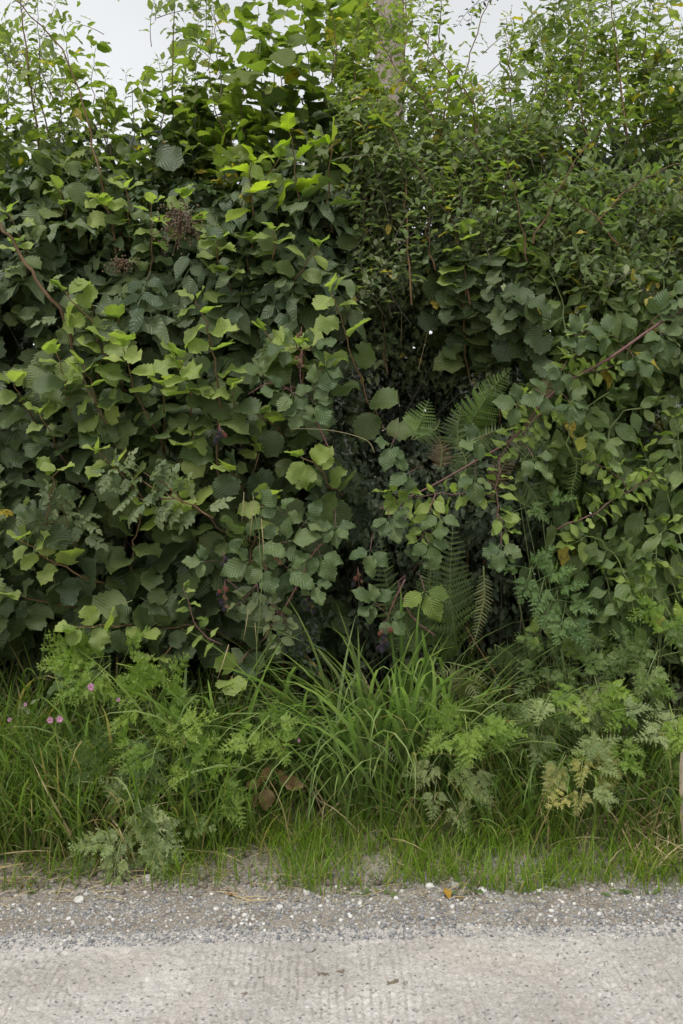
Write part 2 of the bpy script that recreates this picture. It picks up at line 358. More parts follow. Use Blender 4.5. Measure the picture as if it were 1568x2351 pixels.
def subdiv(V, T):
    V = list(map(tuple, V)); c = {}; out = []
    def mid(a, b):
        k = (min(a, b), max(a, b))
        if k not in c: c[k] = len(V); V.append(tuple(nz((A(V[a])+A(V[b]))/2)))
        return c[k]
    for a, b, d in T:
        x, y, z = mid(a, b), mid(b, d), mid(d, a); out += [(a, x, z), (b, y, x), (d, z, y), (x, y, z)]
    return A(V), A(out)

g0 = np.random.default_rng(11)
TPL = {}
for k, rows, n in (('hazel', 11, 14), ('ovate', 8, 8), ('black', 6, 8), ('bramble', 10, 6), ('small', 5, 5), ('dock', 8, 4)):
    TPL[k] = [leaf_tpl(k, rows, g0) for _ in range(n)]
TPL['back'] = [leaf_tpl('hazel', 4, g0) for _ in range(6)]
TPL['elder'] = [pinnate('ovate', 2, g0, .52) for _ in range(4)]
TPL['rose'] = [pinnate('bramble', 3, g0, .40, 5) for _ in range(4)]
TPL['parsley'] = [parsley_tpl(g0) for _ in range(5)]
TPL['pinna'] = [pinna_tpl(g0) for _ in range(3)]
TPL['blade'] = [blade_tpl(g0, 7, b, w) for b, w in ((.5, .010), (.9, .011), (1.3, .010), (1.8, .011), (2.2, .010), (1.1, .013), (.25, .010))]
TPL['broad'] = [blade_tpl(g0, 8, b, w) for b, w in ((.6, .0105), (1.0, .0115), (1.5, .011), (2.0, .0115), (2.6, .0105), (1.2, .013), (2.3, .011))]
TPL['blade_s'] = [blade_tpl(g0, 4, b, w) for b, w in ((.3, .016), (.7, .014), (1.1, .016), (1.6, .014))]
MC = {}
def tmesh(kind, v, mat):
    k = (kind, v, mat)
    if k not in MC: V, T, U = TPL[kind][v]; MC[k] = mesh('%s_shape' % kind, V, T, M[mat], U)
    return MC[k]
def pack(items, name):        # items: list of (kind, variant array, pos, R, scale, rnd, mat) -> one mesh
    mats = []; VV, TT, UU, RR, MI, o = [], [], [], [], [], 0
    for kind, var, pos, R, sc, rnd, mat in items:
        if mat not in mats: mats.append(mat)
        for v in range(len(TPL[kind])):
            s = np.where(var == v)[0]
            if not len(s): continue
            V, T, U = TPL[kind][v]
            X = pos[s][:,None]+sc[s][:,None,None]*np.einsum('nij,kj->nki', R[s], V)
            VV.append(X.reshape(-1, 3)); TT.append((T[None]+(o+np.arange(len(s))*len(V))[:,None,None]).reshape(-1, 3)); o += len(s)*len(V)
            UU.append(np.tile(U, (len(s), 1))); RR.append(np.repeat(rnd[s], len(V))); MI.append(np.full(len(s)*len(T), mats.index(mat)))
    return mesh(name, np.vstack(VV), np.vstack(TT), [M[m] for m in mats], np.vstack(UU), np.concatenate(RR), np.concatenate(MI))

# ------------------------------------------------------------------ shape of the bank and of the hedge face
def edge_y(x): return 2.83+.055*x+.05*(fbm(x*2.2+9, 0*x, 4)-.5)+.03*(fbm(x*9, 0*x+3, 5)-.5)
def bank_z(x, y):
    b = np.interp(y, [2.5, 2.78, 3.02, 3.11, 3.18, 3.26, 3.55, 4.0, 4.5, 6.5], [-.03, -.004, .006, .012, .035, .062, .15, .30, .42, .42])
    b = b-.022*(1-sstep(-.02, .05, y-edge_y(x)))
    am = np.interp(y, [2.7, 3.0, 3.2, 3.5], [.003, .012, .045, .05])
    return b+am*(fbm(x*5, y*5, 1)-.5)+.4*am*(fbm(x*22, y*22, 2)-.5)
HOLE = [(975, 850, .30, .30, .50), (800, 1320, .16, .14, .35), (380, 1500, .55, .07, .25), (600, 1040, .12, .07, .25), (1490, 960, .16, .14, .30), (880, 980, .22, .16, .3), (1180, 1400, .2, .22, .22), (1130, 1560, .22, .12, .2)]
def yfront(x, z):
    y = np.interp(z, [.2, .5, .75, 1.0, 1.4, 1.9, 2.4, 2.8, 3.5], [4.25, 4.0, 3.84, 3.74, 3.68, 3.74, 3.86, 4.0, 4.3])
    y = y+.30*(fbm(x*3.1+3, z*3.1, 6)-.5)+.22*(vn(x*8, z*8, 7)-.5)
    for px, py, rx, rz, dd in HOLE:
        c = at(px, py, 3.8); y = y+dd*np.exp(-((x-c[0])/rx)**2-((z-c[2])/rz)**2)
    return y
COVX = [-400, 0, 120, 196, 300, 392, 490, 588, 690, 784, 882, 980, 1080, 1176, 1274, 1372, 1470, 1568, 1960]
COVY = [-150, 0, 100, 200, 300, 400, 500, 620]
COV = A([
 [.4, .35, .3, .05, .0, .35, .35, .35, .5, .7, .75, .62, .1, .1, .45, .72, .5, .45, .4],
 [.65, .55, .55, .22, .02, .45, .5, .6, .75, .85, .88, .76, .12, .06, .65, .85, .65, .65, .6],
 [.7, .68, .62, .45, .08, .42, .65, .78, .9, .94, .92, .93, .36, .28, .86, .94, .85, .85, .8],
 [.8, .78, .75, .62, .36, .7, .83, .9, .95, .98, .97, .97, .66, .55, .92, .96, .96, .96, .95],
 [.9, .88, .88, .86, .88, .95, .97, .98, .99, .99, .99, .99, .95, .94, .97, .98, .98, .985, .97],
 [.95, .93, .96, .97, .97, .985, .99, .99, 1, 1, 1, 1, .99, .985, .985, .98, .98, .97, .97],
 [.97, .95, .98, .99, 1, 1, 1, 1, 1, 1, 1, 1, 1, 1, 1, .99, .985, .96, .97],
 [1]*19])
for j_, f_ in enumerate((.88, .90, .92, .94, .97)): COV[j_, 14:] *= f_
def coverage(px, py):
    win = 1-.62*np.exp(-((px-897)/34)**4)*sstep(260, 170, py)
    win = win*(1-.72*sstep(1010, 1060, px)*sstep(1200, 1150, px)*sstep(215, 150, py))
    px = np.clip(px, -400, 1959); py = np.clip(py, -150, 619)
    i = np.searchsorted(COVX, px, 'right')-1; i = np.clip(i, 0, len(COVX)-2); j = np.clip(np.searchsorted(COVY, py, 'right')-1, 0, len(COVY)-2)
    cx, cy = A(COVX, float), A(COVY, float)
    fx = (px-cx[i])/(cx[i+1]-cx[i]); fy = (py-cy[j])/(cy[j+1]-cy[j])
    c = (COV[j,i]*(1-fx)+COV[j,i+1]*fx)*(1-fy)+(COV[j+1,i]*(1-fx)+COV[j+1,i+1]*fx)*fy
    return np.clip(-np.log(1-np.clip(c, 0, .985))/2.9, 0, 1)*win

# ------------------------------------------------------------------ ground, road, verge
def gridmesh(name, xs, ys, zf, mat):
    X, Y = np.meshgrid(xs, ys); Z = zf(X, Y); V = np.stack([X, Y, Z], -1).reshape(-1, 3); nx = len(xs)
    i = (np.arange(len(ys)-1)[:,None]*nx+np.arange(nx-1)[None]).ravel()
    T = np.concatenate([np.stack([i, i+1, i+nx+1], 1), np.stack([i, i+nx+1, i+nx], 1)])
    return mesh(name, V, T, mat)
m, nt, p, _ = newmat('turf_ground'); n = noise(nt, .8, 6, objco(nt))
nt.links.new(mixc(nt, n, (.05, .075, .02), (.09, .11, .035)), p.inputs['Base Color']); p.inputs['Roughness'].default_value = 1; M['turf'] = m
m, nt, p, _ = newmat('bare_soil'); oc = objco(nt)
c = mixc(nt, mrange(nt, noise(nt, 7, 5, oc), .35, .65), (.165, .132, .100), (.28, .24, .195))
c = mixc(nt, mrange(nt, noise(nt, 120, 3, oc), .45, .7), c, (.40, .37, .325))
nt.links.new(c, p.inputs['Base Color']); p.inputs['Roughness'].default_value = 1
bump(nt, noise(nt, 90, 5, oc), p, .9, .012); M['soil'] = m
m, nt, p, _ = newmat('worn_concrete'); oc = objco(nt)
c = mixc(nt, mrange(nt, noise(nt, 3.2, 5, oc), .35, .68), (.425, .397, .370), (.575, .546, .514))
c = mixc(nt, mrange(nt, noise(nt, 95, 5, oc, .75), .36, .66), mixc(nt, 1., c, (.70, .685, .665), 'MULTIPLY'), mixc(nt, 1., c, (1.13, 1.13, 1.13), 'MULTIPLY'))
c = mixc(nt, mth(nt, 'MULTIPLY', mrange(nt, noise(nt, 120, 2, oc), .62, .70), .6), c, (.22, .20, .18))
vo = nt.nodes.new('ShaderNodeTexVoronoi'); vo.inputs['Scale'].default_value = 60; nt.links.new(oc, vo.inputs['Vector'])
spk = mth(nt, 'MULTIPLY', mrange(nt, vo.outputs['Distance'], .24, .36, 1, 0), mrange(nt, noise(nt, 34, 2, oc), .47, .55))
sepv = nt.nodes.new('ShaderNodeSeparateColor'); nt.links.new(vo.outputs['Color'], sepv.inputs[0])
c = mixc(nt, mth(nt, 'MULTIPLY', spk, .95), c, ramp(nt, sepv.outputs[0], [(0, (.12, .12, .125)), (.45, (.20, .19, .18)), (.75, (.30, .26, .22)), (1, (.62, .6, .58))]))
sx = nt.nodes.new('ShaderNodeSeparateXYZ'); nt.links.new(oc, sx.inputs[0])
wx = mth(nt, 'ADD', mth(nt, 'MULTIPLY', sx.outputs[0], 2*math.pi/.021), mth(nt, 'MULTIPLY', noise(nt, 7, 4, oc), 9.))
gro = mth(nt, 'MULTIPLY', mrange(nt, mth(nt, 'SINE', wx), .1, .9), mrange(nt, noise(nt, 2.6, 3, oc), .43, .60))
gro = mth(nt, 'MULTIPLY', gro, mrange(nt, noise(nt, 22, 3, oc), .40, .62))
c = mixc(nt, mth(nt, 'MULTIPLY', gro, .7), c, (.25, .215, .18))      # dirt lying in the tined grooves
c = mixc(nt, mrange(nt, noise(nt, 2.1, 3, oc), .52, .74, 0, .45), c, (.42, .36, .30))
nt.links.new(c, p.inputs['Base Color']); p.inputs['Roughness'].default_value = .95
bump(nt, noise(nt, 130, 4, oc), p, .7, .006); M['concrete'] = m
def stonemat(name, stops):
    m, nt, p, _ = newmat(name); r = rand01(nt); c = ramp(nt, r, stops)
    c = mixc(nt, mrange(nt, noise(nt, 150, 3, objco(nt)), .35, .65, 0, .5), c, mixc(nt, 1., c, (.7, .68, .66), 'MULTIPLY'))
    nt.links.new(c, p.inputs['Base Color']); p.inputs['Roughness'].default_value = .9; return m
M['gravel'] = stonemat('crushed_gravel', [(0, (.15, .155, .165)), (.3, (.265, .27, .28)), (.6, (.36, .35, .335)), (.84, (.45, .43, .40)), (.965, (.55, .52, .48)), (1, (.74, .72, .69))])
M['pale_stone'] = stonemat('pale_limestone', [(0, (.56, .54, .50)), (1, (.74, .72, .69))])
M['grey_stone'] = stonemat('grey_stone', [(0, (.27, .255, .235)), (1, (.38, .365, .34))])
M['clod'] = stonemat('soil_clod', [(0, (.16, .13, .10)), (.6, (.25, .215, .175)), (1, (.35, .315, .27))])

xs = A([-400, -60, -8, 8, 60, 400.]); ys = A([-400, -60, -3, 3, 8, 60, 600.])
tag(put('ground', gridmesh('ground', xs, ys, lambda X, Y: -.06+0*X, M['turf'])), kind='structure')
tag(put('field', gridmesh('field', A([-300, -20, 20, 300.]), A([6.3, 12, 60, 500.]), lambda X, Y: .40+0*X, M['turf'])), kind='structure')
tag(put('concrete_lane', gridmesh('concrete_lane', A([-120, -6, -2.46, 2.46, 6, 120.]), A([-1.6, 0, 1.66]), lambda X, Y: 0*X, M['concrete'])), kind='structure')
def road_z(X, Y):
    rib = np.sin(X*2*np.pi/.021+1.5*fbm(X*3, Y*3, 21))*sstep(.36, .60, fbm(X*1.7+2, Y*1.2, 22)+.12*(X > 0)+.1*sstep(2.75, 2.4, Y))
    z = .0030*rib*sstep(.25, .6, fbm(X*16, Y*7, 29))+.007*(fbm(X*42, Y*42, 23)-.5)+.005*(fbm(X*110, Y*90, 24, 2)-.5)+.012*(fbm(X*2, Y*2, 25)-.5)
    pit = vn(X*48, Y*40, 26); z = z-.009*sstep(.74, .92, pit)+.004*sstep(.84, .95, vn(X*55, Y*55, 27))
    return z-.045*sstep(.035, .12, Y-edge_y(X)+.04*(fbm(X*12, Y*16, 28)-.5))
tag(put('road_surface', gridmesh('road_surface', np.arange(-2.46, 2.461, .0075), np.arange(1.66, 3.12, .0065), road_z, M['concrete'])), kind='structure')
tag(put('verge_bank', gridmesh('verge_bank', np.arange(-3.2, 3.21, .025), np.arange(2.5, 6.5, .03), bank_z, M['soil'])), kind='structure')

icoV, icoT = ico(); ico2 = subdiv(icoV, icoT)
def rock_shape(g, V, T, flat=.65):
    v = V.copy()
    for k in range(5):
        n = nz(g.normal(size=3)); dd = v@n; c = g.uniform(.55, .85); v = v-np.maximum(dd-c, 0)[:,None]*n
    v = v*(1+g.normal(0, .05, (len(V), 1)))*A([g.uniform(.85, 1.25), g.uniform(.75, 1.), flat*g.uniform(.8, 1.15)]); return v
TPL['pebble'] = [(rock_shape(g0, icoV, icoT), icoT, np.zeros((12, 2))) for _ in range(8)]
TPL['rock'] = [(rock_shape(g0, *ico2), ico2[1], np.zeros((len(ico2[0]), 2))) for _ in range(8)]
def rotz(a, tilt):            # random stone pose
    c, s = np.cos(a), np.sin(a); R = np.zeros((len(a), 3, 3)); R[:,0,0] = c; R[:,0,1] = -s; R[:,1,0] = s; R[:,1,1] = c; R[:,2,2] = 1
    tz = tilt*rng.normal(size=(len(a), 2)); Q = np.tile(np.eye(3), (len(a), 1, 1)); Q[:,0,2] = tz[:,0]; Q[:,2,0] = -tz[:,0]; Q[:,1,2] = tz[:,1]; Q[:,2,1] = -tz[:,1]
    return R@Q
def gravel(n, xr, ylo, yhi, smin, smax, mat, sharp=1.):
    x = rng.uniform(-xr, xr, n); e = edge_y(x)
    y = e+rng.uniform(ylo, yhi, n)
    z = np.where(y > e+.05, bank_z(x, y), np.maximum(road_z(x, y), bank_z(x, y)))
    s = smin*(smax/smin)**(rng.random(n)**2.2)
    return ('pebble', rng.integers(0, 8, n), np.stack([x, y, z+s*.12], 1), rotz(rng.uniform(0, 6.28, n), .3), s, rng.random(n), mat)
a1 = gravel(24000, 2.45, -.05, .27, .0022, .0092, 'gravel')
def thin(it, keep): return it[:1]+tuple(q[keep] for q in it[1:6])+it[6:]
a1 = thin(a1, rng.random(24000) < np.maximum(.22+.78*sstep(.34, .56, fbm(a1[2][:,0]*4.5, a1[2][:,1]*11, 33)), 1.1-5.5*(a1[2][:,1]-edge_y(a1[2][:,0])))* np.clip(1.25-2.6*np.maximum(a1[2][:,1]-edge_y(a1[2][:,0])-.13, 0)*2.2, .15, 1))
a2 = gravel(9000, 2.45, .16, .38, .002, .0075, 'gravel'); a3 = gravel(5200, 1.75, -.75, .05, .0016, .0055, 'gravel')
a3 = thin(a3, rng.random(5200) < np.exp((a3[2][:,1]-edge_y(a3[2][:,0]))*16)*.9+.10)
tag(put('gravel', pack([a1, a2, a3], 'gravel')), 'loose grey crushed gravel along the edge of the pale concrete lane', 'gravel', kind='stuff')
n = 2600; x = rng.uniform(-1.8, 1.8, n); y = rng.normal(3.165, .045, n); k = fbm(x*3.3, y*3.3, 31) > .50; x, y = x[k], y[k]; n = len(x)
s = .002+.013*rng.random(n)**4
tag(put('soil_clods', pack([('pebble', rng.integers(0, 8, n), np.stack([x, y, bank_z(x, y)+s*.2], 1), rotz(rng.uniform(0, 6.28, n), .4), s, rng.random(n), 'clod')], 'soil_clods')),
    'crumbly brown clods of earth at the foot of the grass verge', 'soil', kind='stuff')

# ------------------------------------------------------------------ pole and stake behind / beside the hedge
m, nt, p, _ = newmat('weathered_pole_wood'); oc = objco(nt); mp = nt.nodes.new('ShaderNodeMapping'); mp.inputs['Scale'].default_value = (26, 26, 1.1); nt.links.new(oc, mp.inputs[0])
n1 = noise(nt, 1.6, 6, mp.outputs[0], .65)
nt.links.new(mixc(nt, mrange(nt, n1, .3, .7), (.20, .155, .125), (.40, .335, .29)), p.inputs['Base Color']); p.inputs['Roughness'].default_value = .9; bump(nt, n1, p, .8, .01); M['polewood'] = m
m, nt, p, _ = newmat('sawn_pale_wood'); oc = objco(nt); mp = nt.nodes.new('ShaderNodeMapping'); mp.inputs['Scale'].default_value = (60, 60, 3); nt.links.new(oc, mp.inputs[0])
nt.links.new(mixc(nt, noise(nt, 2, 4, mp.outputs[0]), (.42, .33, .24), (.58, .48, .37)), p.inputs['Base Color']); p.inputs['Roughness'].default_value = .85; M['stakewood'] = m
b = at(895, 100, 9.0); zz = np.linspace(-.0, 8.4, 12)
V, T = tube(np.stack([0*zz+.004*np.sin(zz), 0*zz, zz], 1), (.158, .118), 18)
o = tag(put('utility_pole', mesh('utility_pole', V, T, M['polewood'])), 'tall grey-brown wooden utility pole standing behind the hedge top', 'pole'); o.location = (b[0], 9.0, .4)
V, T = tube(A([(0, 0, 0), (0, 0, .2), (0, 0, .33), (0, 0, .37)]), [.0125, .0125, .012, .008], 4)
sp_ = at(1569, 1800, 3.3)
o = tag(put('wooden_stake', mesh('wooden_stake', V, T, M['stakewood'], smooth=False)), 'pale sawn wooden stake standing in the grass at the right edge', 'stake'); o.location = (sp_[0], 3.3, .03)

# ------------------------------------------------------------------ shrubs
STAT = {}
class Shrub:
    def __init__(s, name, label, cat, base, group=None):
        s.base = A(base, float); s.t = thing(name, label, cat, base, group); s.items = []; s.hero = 0
    def stem(s, pts, r, mat='stem', name='stem', sides=5, n=12):
        P = curve(pts, n)-s.base; P[1:-1] += rng.normal(0, .0045, (len(P)-2, 3)); V, T = tube(P, r, sides); return put(name, mesh(name, V, T, M[mat]), s.t), P+s.base
    def leaf(s, kind, pos, tip, nrm, size, mat, parent=None, var=None, label=None):
        R = frames(A([tip], float), A([nrm], float))[0]
        v = rng.integers(len(TPL[kind])) if var is None else var
        o = put('leaf', tmesh(kind, v, mat), parent or s.t, mat4(A(pos)-s.base, R, size)); s.hero += 1
        if label: o['label'] = label
        return o
    def shoot(s, path, depth, kind, mat, size, spacing, r=(.004, .0015), smat='stem', young=None, yfrac=.25, start=.15, flat=0., tipmul=.7, lean=0., name='shoot', spread=1.):
        """leafy shoot traced through view points; leaves alternate along it, younger and paler to the tip"""
        if isinstance(depth, (int, float)): depth = [depth]*len(path)
        pts = [at(px, py, d) for (px, py), d in zip(path, depth)]
        L = sum(np.linalg.norm(A(pts[i+1])-A(pts[i])) for i in range(len(pts)-1)); n = max(8, int(L/.03))
        o, P = s.stem(pts, r, smat, name, 5, min(n, 26)); seg = np.linalg.norm(np.diff(P, axis=0), axis=1); cum = np.concatenate([[0], np.cumsum(seg)])
        d = start*cum[-1]; k = rng.integers(2)
        while d < cum[-1]:
            f = d/cum[-1]; pos = A([np.interp(d, cum, P[:,q]) for q in range(3)]); pd = A([np.interp(min(d+.02, cum[-1]), cum, P[:,q]) for q in range(3)]); tg = nz(pd-pos+1e-6)
            sd = nz(np.cross(tg, A([0, -1, 0])))*(1 if k % 2 else -1)
            sz = size*(1-(1-tipmul)*f**2)*rng.uniform(.78, 1.15)
            tip = sd*spread*rng.uniform(.7, 1.2)+tg*rng.uniform(.0, .6)+A([0, -.45, -.35])*rng.uniform(.2, 1.3)+rng.normal(0, .22, 3)
            nrm = A([0, -.55+.5*flat, .65+.4*flat])+rng.normal(0, .28, 3)+tg*.25
            mm = young if (young and f > 1-yfrac*rng.uniform(.7, 1.3)) else mat
            s.leaf(kind, pos+nz(tip)*sz*.16, tip, nrm, sz, mm, o); d += spacing*rng.uniform(.7, 1.3)*(1-.35*f); k += 1
        for q in range(2):     # leaves at the very tip
            tip = nz(P[-1]-P[-2])*.6+A([rng.normal(0, .8), -.5, .1]); s.leaf(kind, P[-1]+nz(tip)*size*.1, tip, A([rng.normal(0, .3), -.5, .8]), size*tipmul*rng.uniform(.7, 1), young or mat, o)
        return o
    def scatter(s, n, box, kind, mat, size, depth=.22, dmax=1.0, flat=None, clump=.45, cf=7., off=0., cov=True, soft=60, zmin=.0, gauss=None):
        """leaves through a region of the hedge's depth; box in view units (x0,x1,y0,y1) measured on the hedge face"""
        x0, x1, y0, y1 = box; px = rng.uniform(x0, x1, n); py = rng.uniform(y0, y1, n)
        e = np.minimum.reduce([px-x0, x1-px, py-y0, y1-py])/soft; k = rng.random(n) < np.clip(e+.15, 0, 1)
        if gauss: k &= rng.random(n) < np.clip(1.5*np.exp(-(((px-gauss[0])/gauss[2])**2+((py-gauss[1])/gauss[3])**2)), 0, 1)
        px, py = px[k], py[k]
        P = A([(px-784)/784*TH*3.8, 0*px+3.8, CAMH-(py-1175.5)/1175.5*TV*3.8]).T
        dp = np.minimum(rng.exponential(depth, len(px)), dmax*rng.uniform(.7, 1, len(px)))
        d = yfront(P[:,0], P[:,2])+dp+off+rng.normal(0, .03, len(px))
        P = np.stack([P[:,0]/3.8*d, d, CAMH+(P[:,2]-CAMH)/3.8*d], 1)
        cl = vn(P[:,0]*cf+P[:,1]*3, P[:,2]*cf-P[:,1]*4, int(x0) % 13+2)
        k = (rng.random(len(px)) < 1-clump+2*clump*(cl-.25)) & (P[:,2] > bank_z(P[:,0], P[:,1])+zmin)
        if cov: k &= rng.random(len(px)) < coverage(*topx(P))
        P, dp = P[k], dp[k]; n = len(P); top = sstep(1.9, 2.9, P[:,2]) if flat is None else np.full(n, flat)
        az = rng.uniform(0, 6.28, n)
        t1 = np.stack([rng.normal(0, .6, n), -.35+rng.normal(0, .3, n), -.7+rng.normal(0, .35, n)], 1)
        t2 = np.stack([np.cos(az), np.sin(az), -.25+rng.normal(0, .35, n)], 1)
        n1_ = A([0, -.75, .6])+rng.normal(0, .32, (n, 3)); n2_ = A([0, -.2, 1])+rng.normal(0, .38, (n, 3))
        tip = t1*(1-top[:,None])+t2*top[:,None]; nr = n1_*(1-top[:,None])+n2_*top[:,None]
        sz = size*np.clip(rng.normal(.92, .22, n), .4, 1.35)
        s.items.append((kind, rng.integers(0, len(TPL[kind]), n), P, frames(tip, nr), sz, rng.random(n), mat, dp))
        return n
    def twigs(s, n, box, kind, mat, size, L=(.16, .40), spacing=.02, off=-.05, depth=.25, smat='greystem', up=.8, cov=True, lift=.3, young=None):
        """short leafy twigs all over a region: joined twig tubes, and leaves set alternately along them"""
        tubes, P_, T_, N_, Z_, D_, Y_ = [], [], [], [], [], [], []
        x0, x1, y0, y1 = box
        for _ in range(n):
            px, py = rng.uniform(x0, x1), rng.uniform(y0, y1); dp = min(rng.exponential(depth), .8); Q = at(px, py, 3.8)
            d = float(yfront(A(Q[0]), A(Q[2])))+off+dp; p = at(px, py, d)
            if abs(px-897) < 40 and py < 250 and rng.random() < .62: continue
            if vn(p[0]*4.2+d*2, p[2]*4.2, int(x0) % 7+40) < .40: continue
            if p[2] < .5 or (cov and rng.random() > 1.2*min(float(coverage(A([px]), A([py]))[0]), 1.5*float(coverage(A([px+10.]), A([py-75.]))[0])+.02)): continue
            l = rng.uniform(*L); dr = nz(A([rng.normal(0, .55), -.25+rng.normal(0, .3), up+rng.normal(0, .35)])); bend = rng.normal(0, .25, 3)-A([0, 0, .25])
            q0 = p-dr*l*.6; m = 7; f = np.linspace(0, 1, m)[:,None]; C_ = q0+dr*l*f+bend*l*f*f*.6
            tubes.append(tube(C_-s.base, (.0022, .0007), 3)); k = 0; a = rng.uniform(.1, .3)
            while a < 1:
                i = a*(m-1); j = int(i); c = C_[j]+(C_[min(j+1, m-1)]-C_[j])*(i-j); tg = nz(C_[min(j+1, m-1)]-C_[max(j-1, 0)])
                sd = nz(np.cross(tg, A([rng.normal(0, .35), -1, .2])))*(1 if k % 2 else -1); tp = sd+tg*rng.uniform(.2, .8)+A([0, -.25, -.2])*rng.uniform(0, 1)+rng.normal(0, .2, 3)
                z = size*(1-.35*a*a)*rng.uniform(.65, 1.2); P_.append(c+nz(tp)*z*.12); T_.append(tp); N_.append(A([0, -.45, .55+lift])+tg*.3+rng.normal(0, .3, 3)); Z_.append(z); D_.append(dp); Y_.append(a)
                a += spacing/l*rng.uniform(.7, 1.3); k += 1
        V, T = join(tubes); tag(put('twigs', mesh('twigs', V, T, M[smat]), s.t), kind='stuff')
        P_, T_, N_, Z_, D_, Y_ = map(A, (P_, T_, N_, Z_, D_, Y_)); R = frames(T_, N_); n = len(P_)
        for sel, mm in ((Y_ < .72, mat), (Y_ >= .72, young or mat)):
            if sel.any(): q = int(sel.sum()); s.items.append((kind, rng.integers(0, len(TPL[kind]), q), P_[sel], R[sel], Z_[sel], rng.random(q), mm, D_[sel]))
    def finish(s, maxn=150):
        """the leaves that show largest become objects, the rest one joined foliage part"""
        if not s.items: return
        sc = []
        for i, it in enumerate(s.items):
            px, py = topx(it[2]); vis = (px > -20) & (px < 1590) & (py > -20)
            q = it[4]*np.exp(-it[7]*9)*vis*(1 if it[4].mean() > .03 else .5); sc += [(q[j], i, j) for j in np.argsort(-q)[:maxn]]
        sc.sort(reverse=True); take = {}
        for q, i, j in sc[:max(0, maxn)]:
            if q > 0: take.setdefault(i, []).append(j)
        rest = []
        for i, it in enumerate(s.items):
            idx = take.get(i, [])
            for j in idx: put('leaf', tmesh(it[0], int(it[1][j]), it[6]), s.t, mat4(it[2][j]-s.base, it[3][j], it[4][j]))
            m_ = np.ones(len(it[2]), bool); m_[idx] = False
            rest.append((it[0], it[1][m_], it[2][m_]-s.base, it[3][m_], it[4][m_], it[5][m_], it[6]))
        tag(put('foliage', pack(rest, 'foliage'), s.t), kind='stuff'); STAT[s.t.name] = sum(len(r[2]) for r in rest)
    def stems(s, lst, r=(.008, .003), mat='stem'):    # upright stems: list of (px0, px1, ytop, depth0, depth1)
        for x0, x1, yt, d0, d1 in lst:
            b = at(x0, 1500, d0); b[2] = bank_z(b[0], d0)-.02; e = at(x1, yt, d1)
            mid = [b+(e-b)*f+A([rng.normal(0, .03), rng.normal(0, .03), 0]) for f in (.33, .66)]
            s.stem([b]+mid+[e], r, mat, 'stem', 6, 14)

def gb(px, d): b = at(px, 1500, d); b[2] = bank_z(b[0], d); return b

# 1 the big hazel on the left
h1 = Shrub('hazel_shrub', 'broad hazel bush with large round serrated leaves filling the left of the hedge', 'hazel bush', gb(200, 4.15), 'hazel bushes in the hedge')
h1.stems([(150, 90, 520, 4.2, 3.95), (190, 150, 480, 4.1, 4.0), (230, 290, 420, 4.15, 4.05), (120, -60, 600, 4.3, 4.0), (260, 335, 560, 4.0, 3.9)])
HZ = dict(kind='hazel', mat='hazel', size=.106, spacing=.05, young='hazel_young', smat='stem', r=(.0048, .002))
h1.shoot([(300, 1080), (285, 1043), (240, 968), (200, 888), (185, 855)], [3.75, 3.66, 3.58, 3.50, 3.47], **{**HZ, 'mat': 'hazel_pale'}, yfrac=.45)
h1.shoot([(380, 1040), (365, 1007), (320, 925), (300, 860), (283, 800)], [3.76, 3.66, 3.58, 3.52, 3.49], **{**HZ, 'mat': 'hazel_pale'})
h1.shoot([(290, 900), (265, 858), (230, 798), (210, 743), (150, 670)], [3.80, 3.68, 3.62, 3.60, 3.55], **HZ, yfrac=.35)
h1.shoot([(330, 1150), (280, 1090), (225, 1038)], [3.70, 3.6, 3.52], **{**HZ, 'mat': 'hazel_pale'}, yfrac=.4)
h1.shoot([(420, 1450), (350, 1435), (265, 1438), (175, 1440)], [3.85, 3.68, 3.58, 3.50], **HZ, yfrac=.3)
h1.shoot([(260, 1345), (200, 1325), (120, 1285), (45, 1240)], [3.80, 3.68, 3.60, 3.55], **HZ, yfrac=.4)
h1.shoot([(130, 1090), (90, 1010), (60, 930), (30, 880)], [3.85, 3.75, 3.65, 3.6], **{**HZ, 'mat': 'hazel_pale'}, yfrac=.2)
h1.shoot([(190, 1120), (150, 1060), (120, 1000), (90, 950)], [3.85, 3.72, 3.62, 3.58], **HZ, yfrac=.1)
h1.shoot([(200, 1400), (120, 1385), (20, 1365)], [3.85, 3.75, 3.65], **HZ, yfrac=.0)
h1.shoot([(330, 720), (345, 640), (350, 560), (348, 470)], [3.9, 3.78, 3.72, 3.68], **{**HZ, 'mat': 'hazel_pale', 'size': .08}, yfrac=.4)
h1.scatter(2300, (-260, 470, 520, 1490), 'hazel', 'hazel', .118, depth=.20, clump=.75, off=.05)
h1.scatter(230, (-60, 430, 620, 1480), 'hazel', 'hazel_pale', .098, depth=.06, off=-.04, clump=.8)
def wild(sh, n, box, up=(90, 210), lean=60, **kw):      # more shoots of the same bush pushing out of the face
    for _ in range(n):
        x = rng.uniform(box[0], box[1]); y = rng.uniform(box[2], box[3]); L = rng.uniform(*up); dx = rng.normal(0, lean)
        P = at(x, y, 3.8); d = float(yfront(A(P[0]), A(P[2])))
        sh.shoot([(x, y+L*.5), (x+dx*.4, y), (x+dx, y-L*.5)], [d+.06, d-.06, d-.15], **{**kw, 'mat': kw['mat'] if rng.random() < .5 else 'hazel', 'yfrac': kw['yfrac']*rng.uniform(.2, 1)})
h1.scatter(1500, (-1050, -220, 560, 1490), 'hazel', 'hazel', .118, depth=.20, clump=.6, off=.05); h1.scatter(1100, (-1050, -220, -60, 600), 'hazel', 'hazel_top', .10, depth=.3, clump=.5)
wild(h1, 7, (20, 400, 380, 640), **{**HZ, 'mat': 'hazel_pale', 'size': .09, 'spacing': .055}, yfrac=.5)
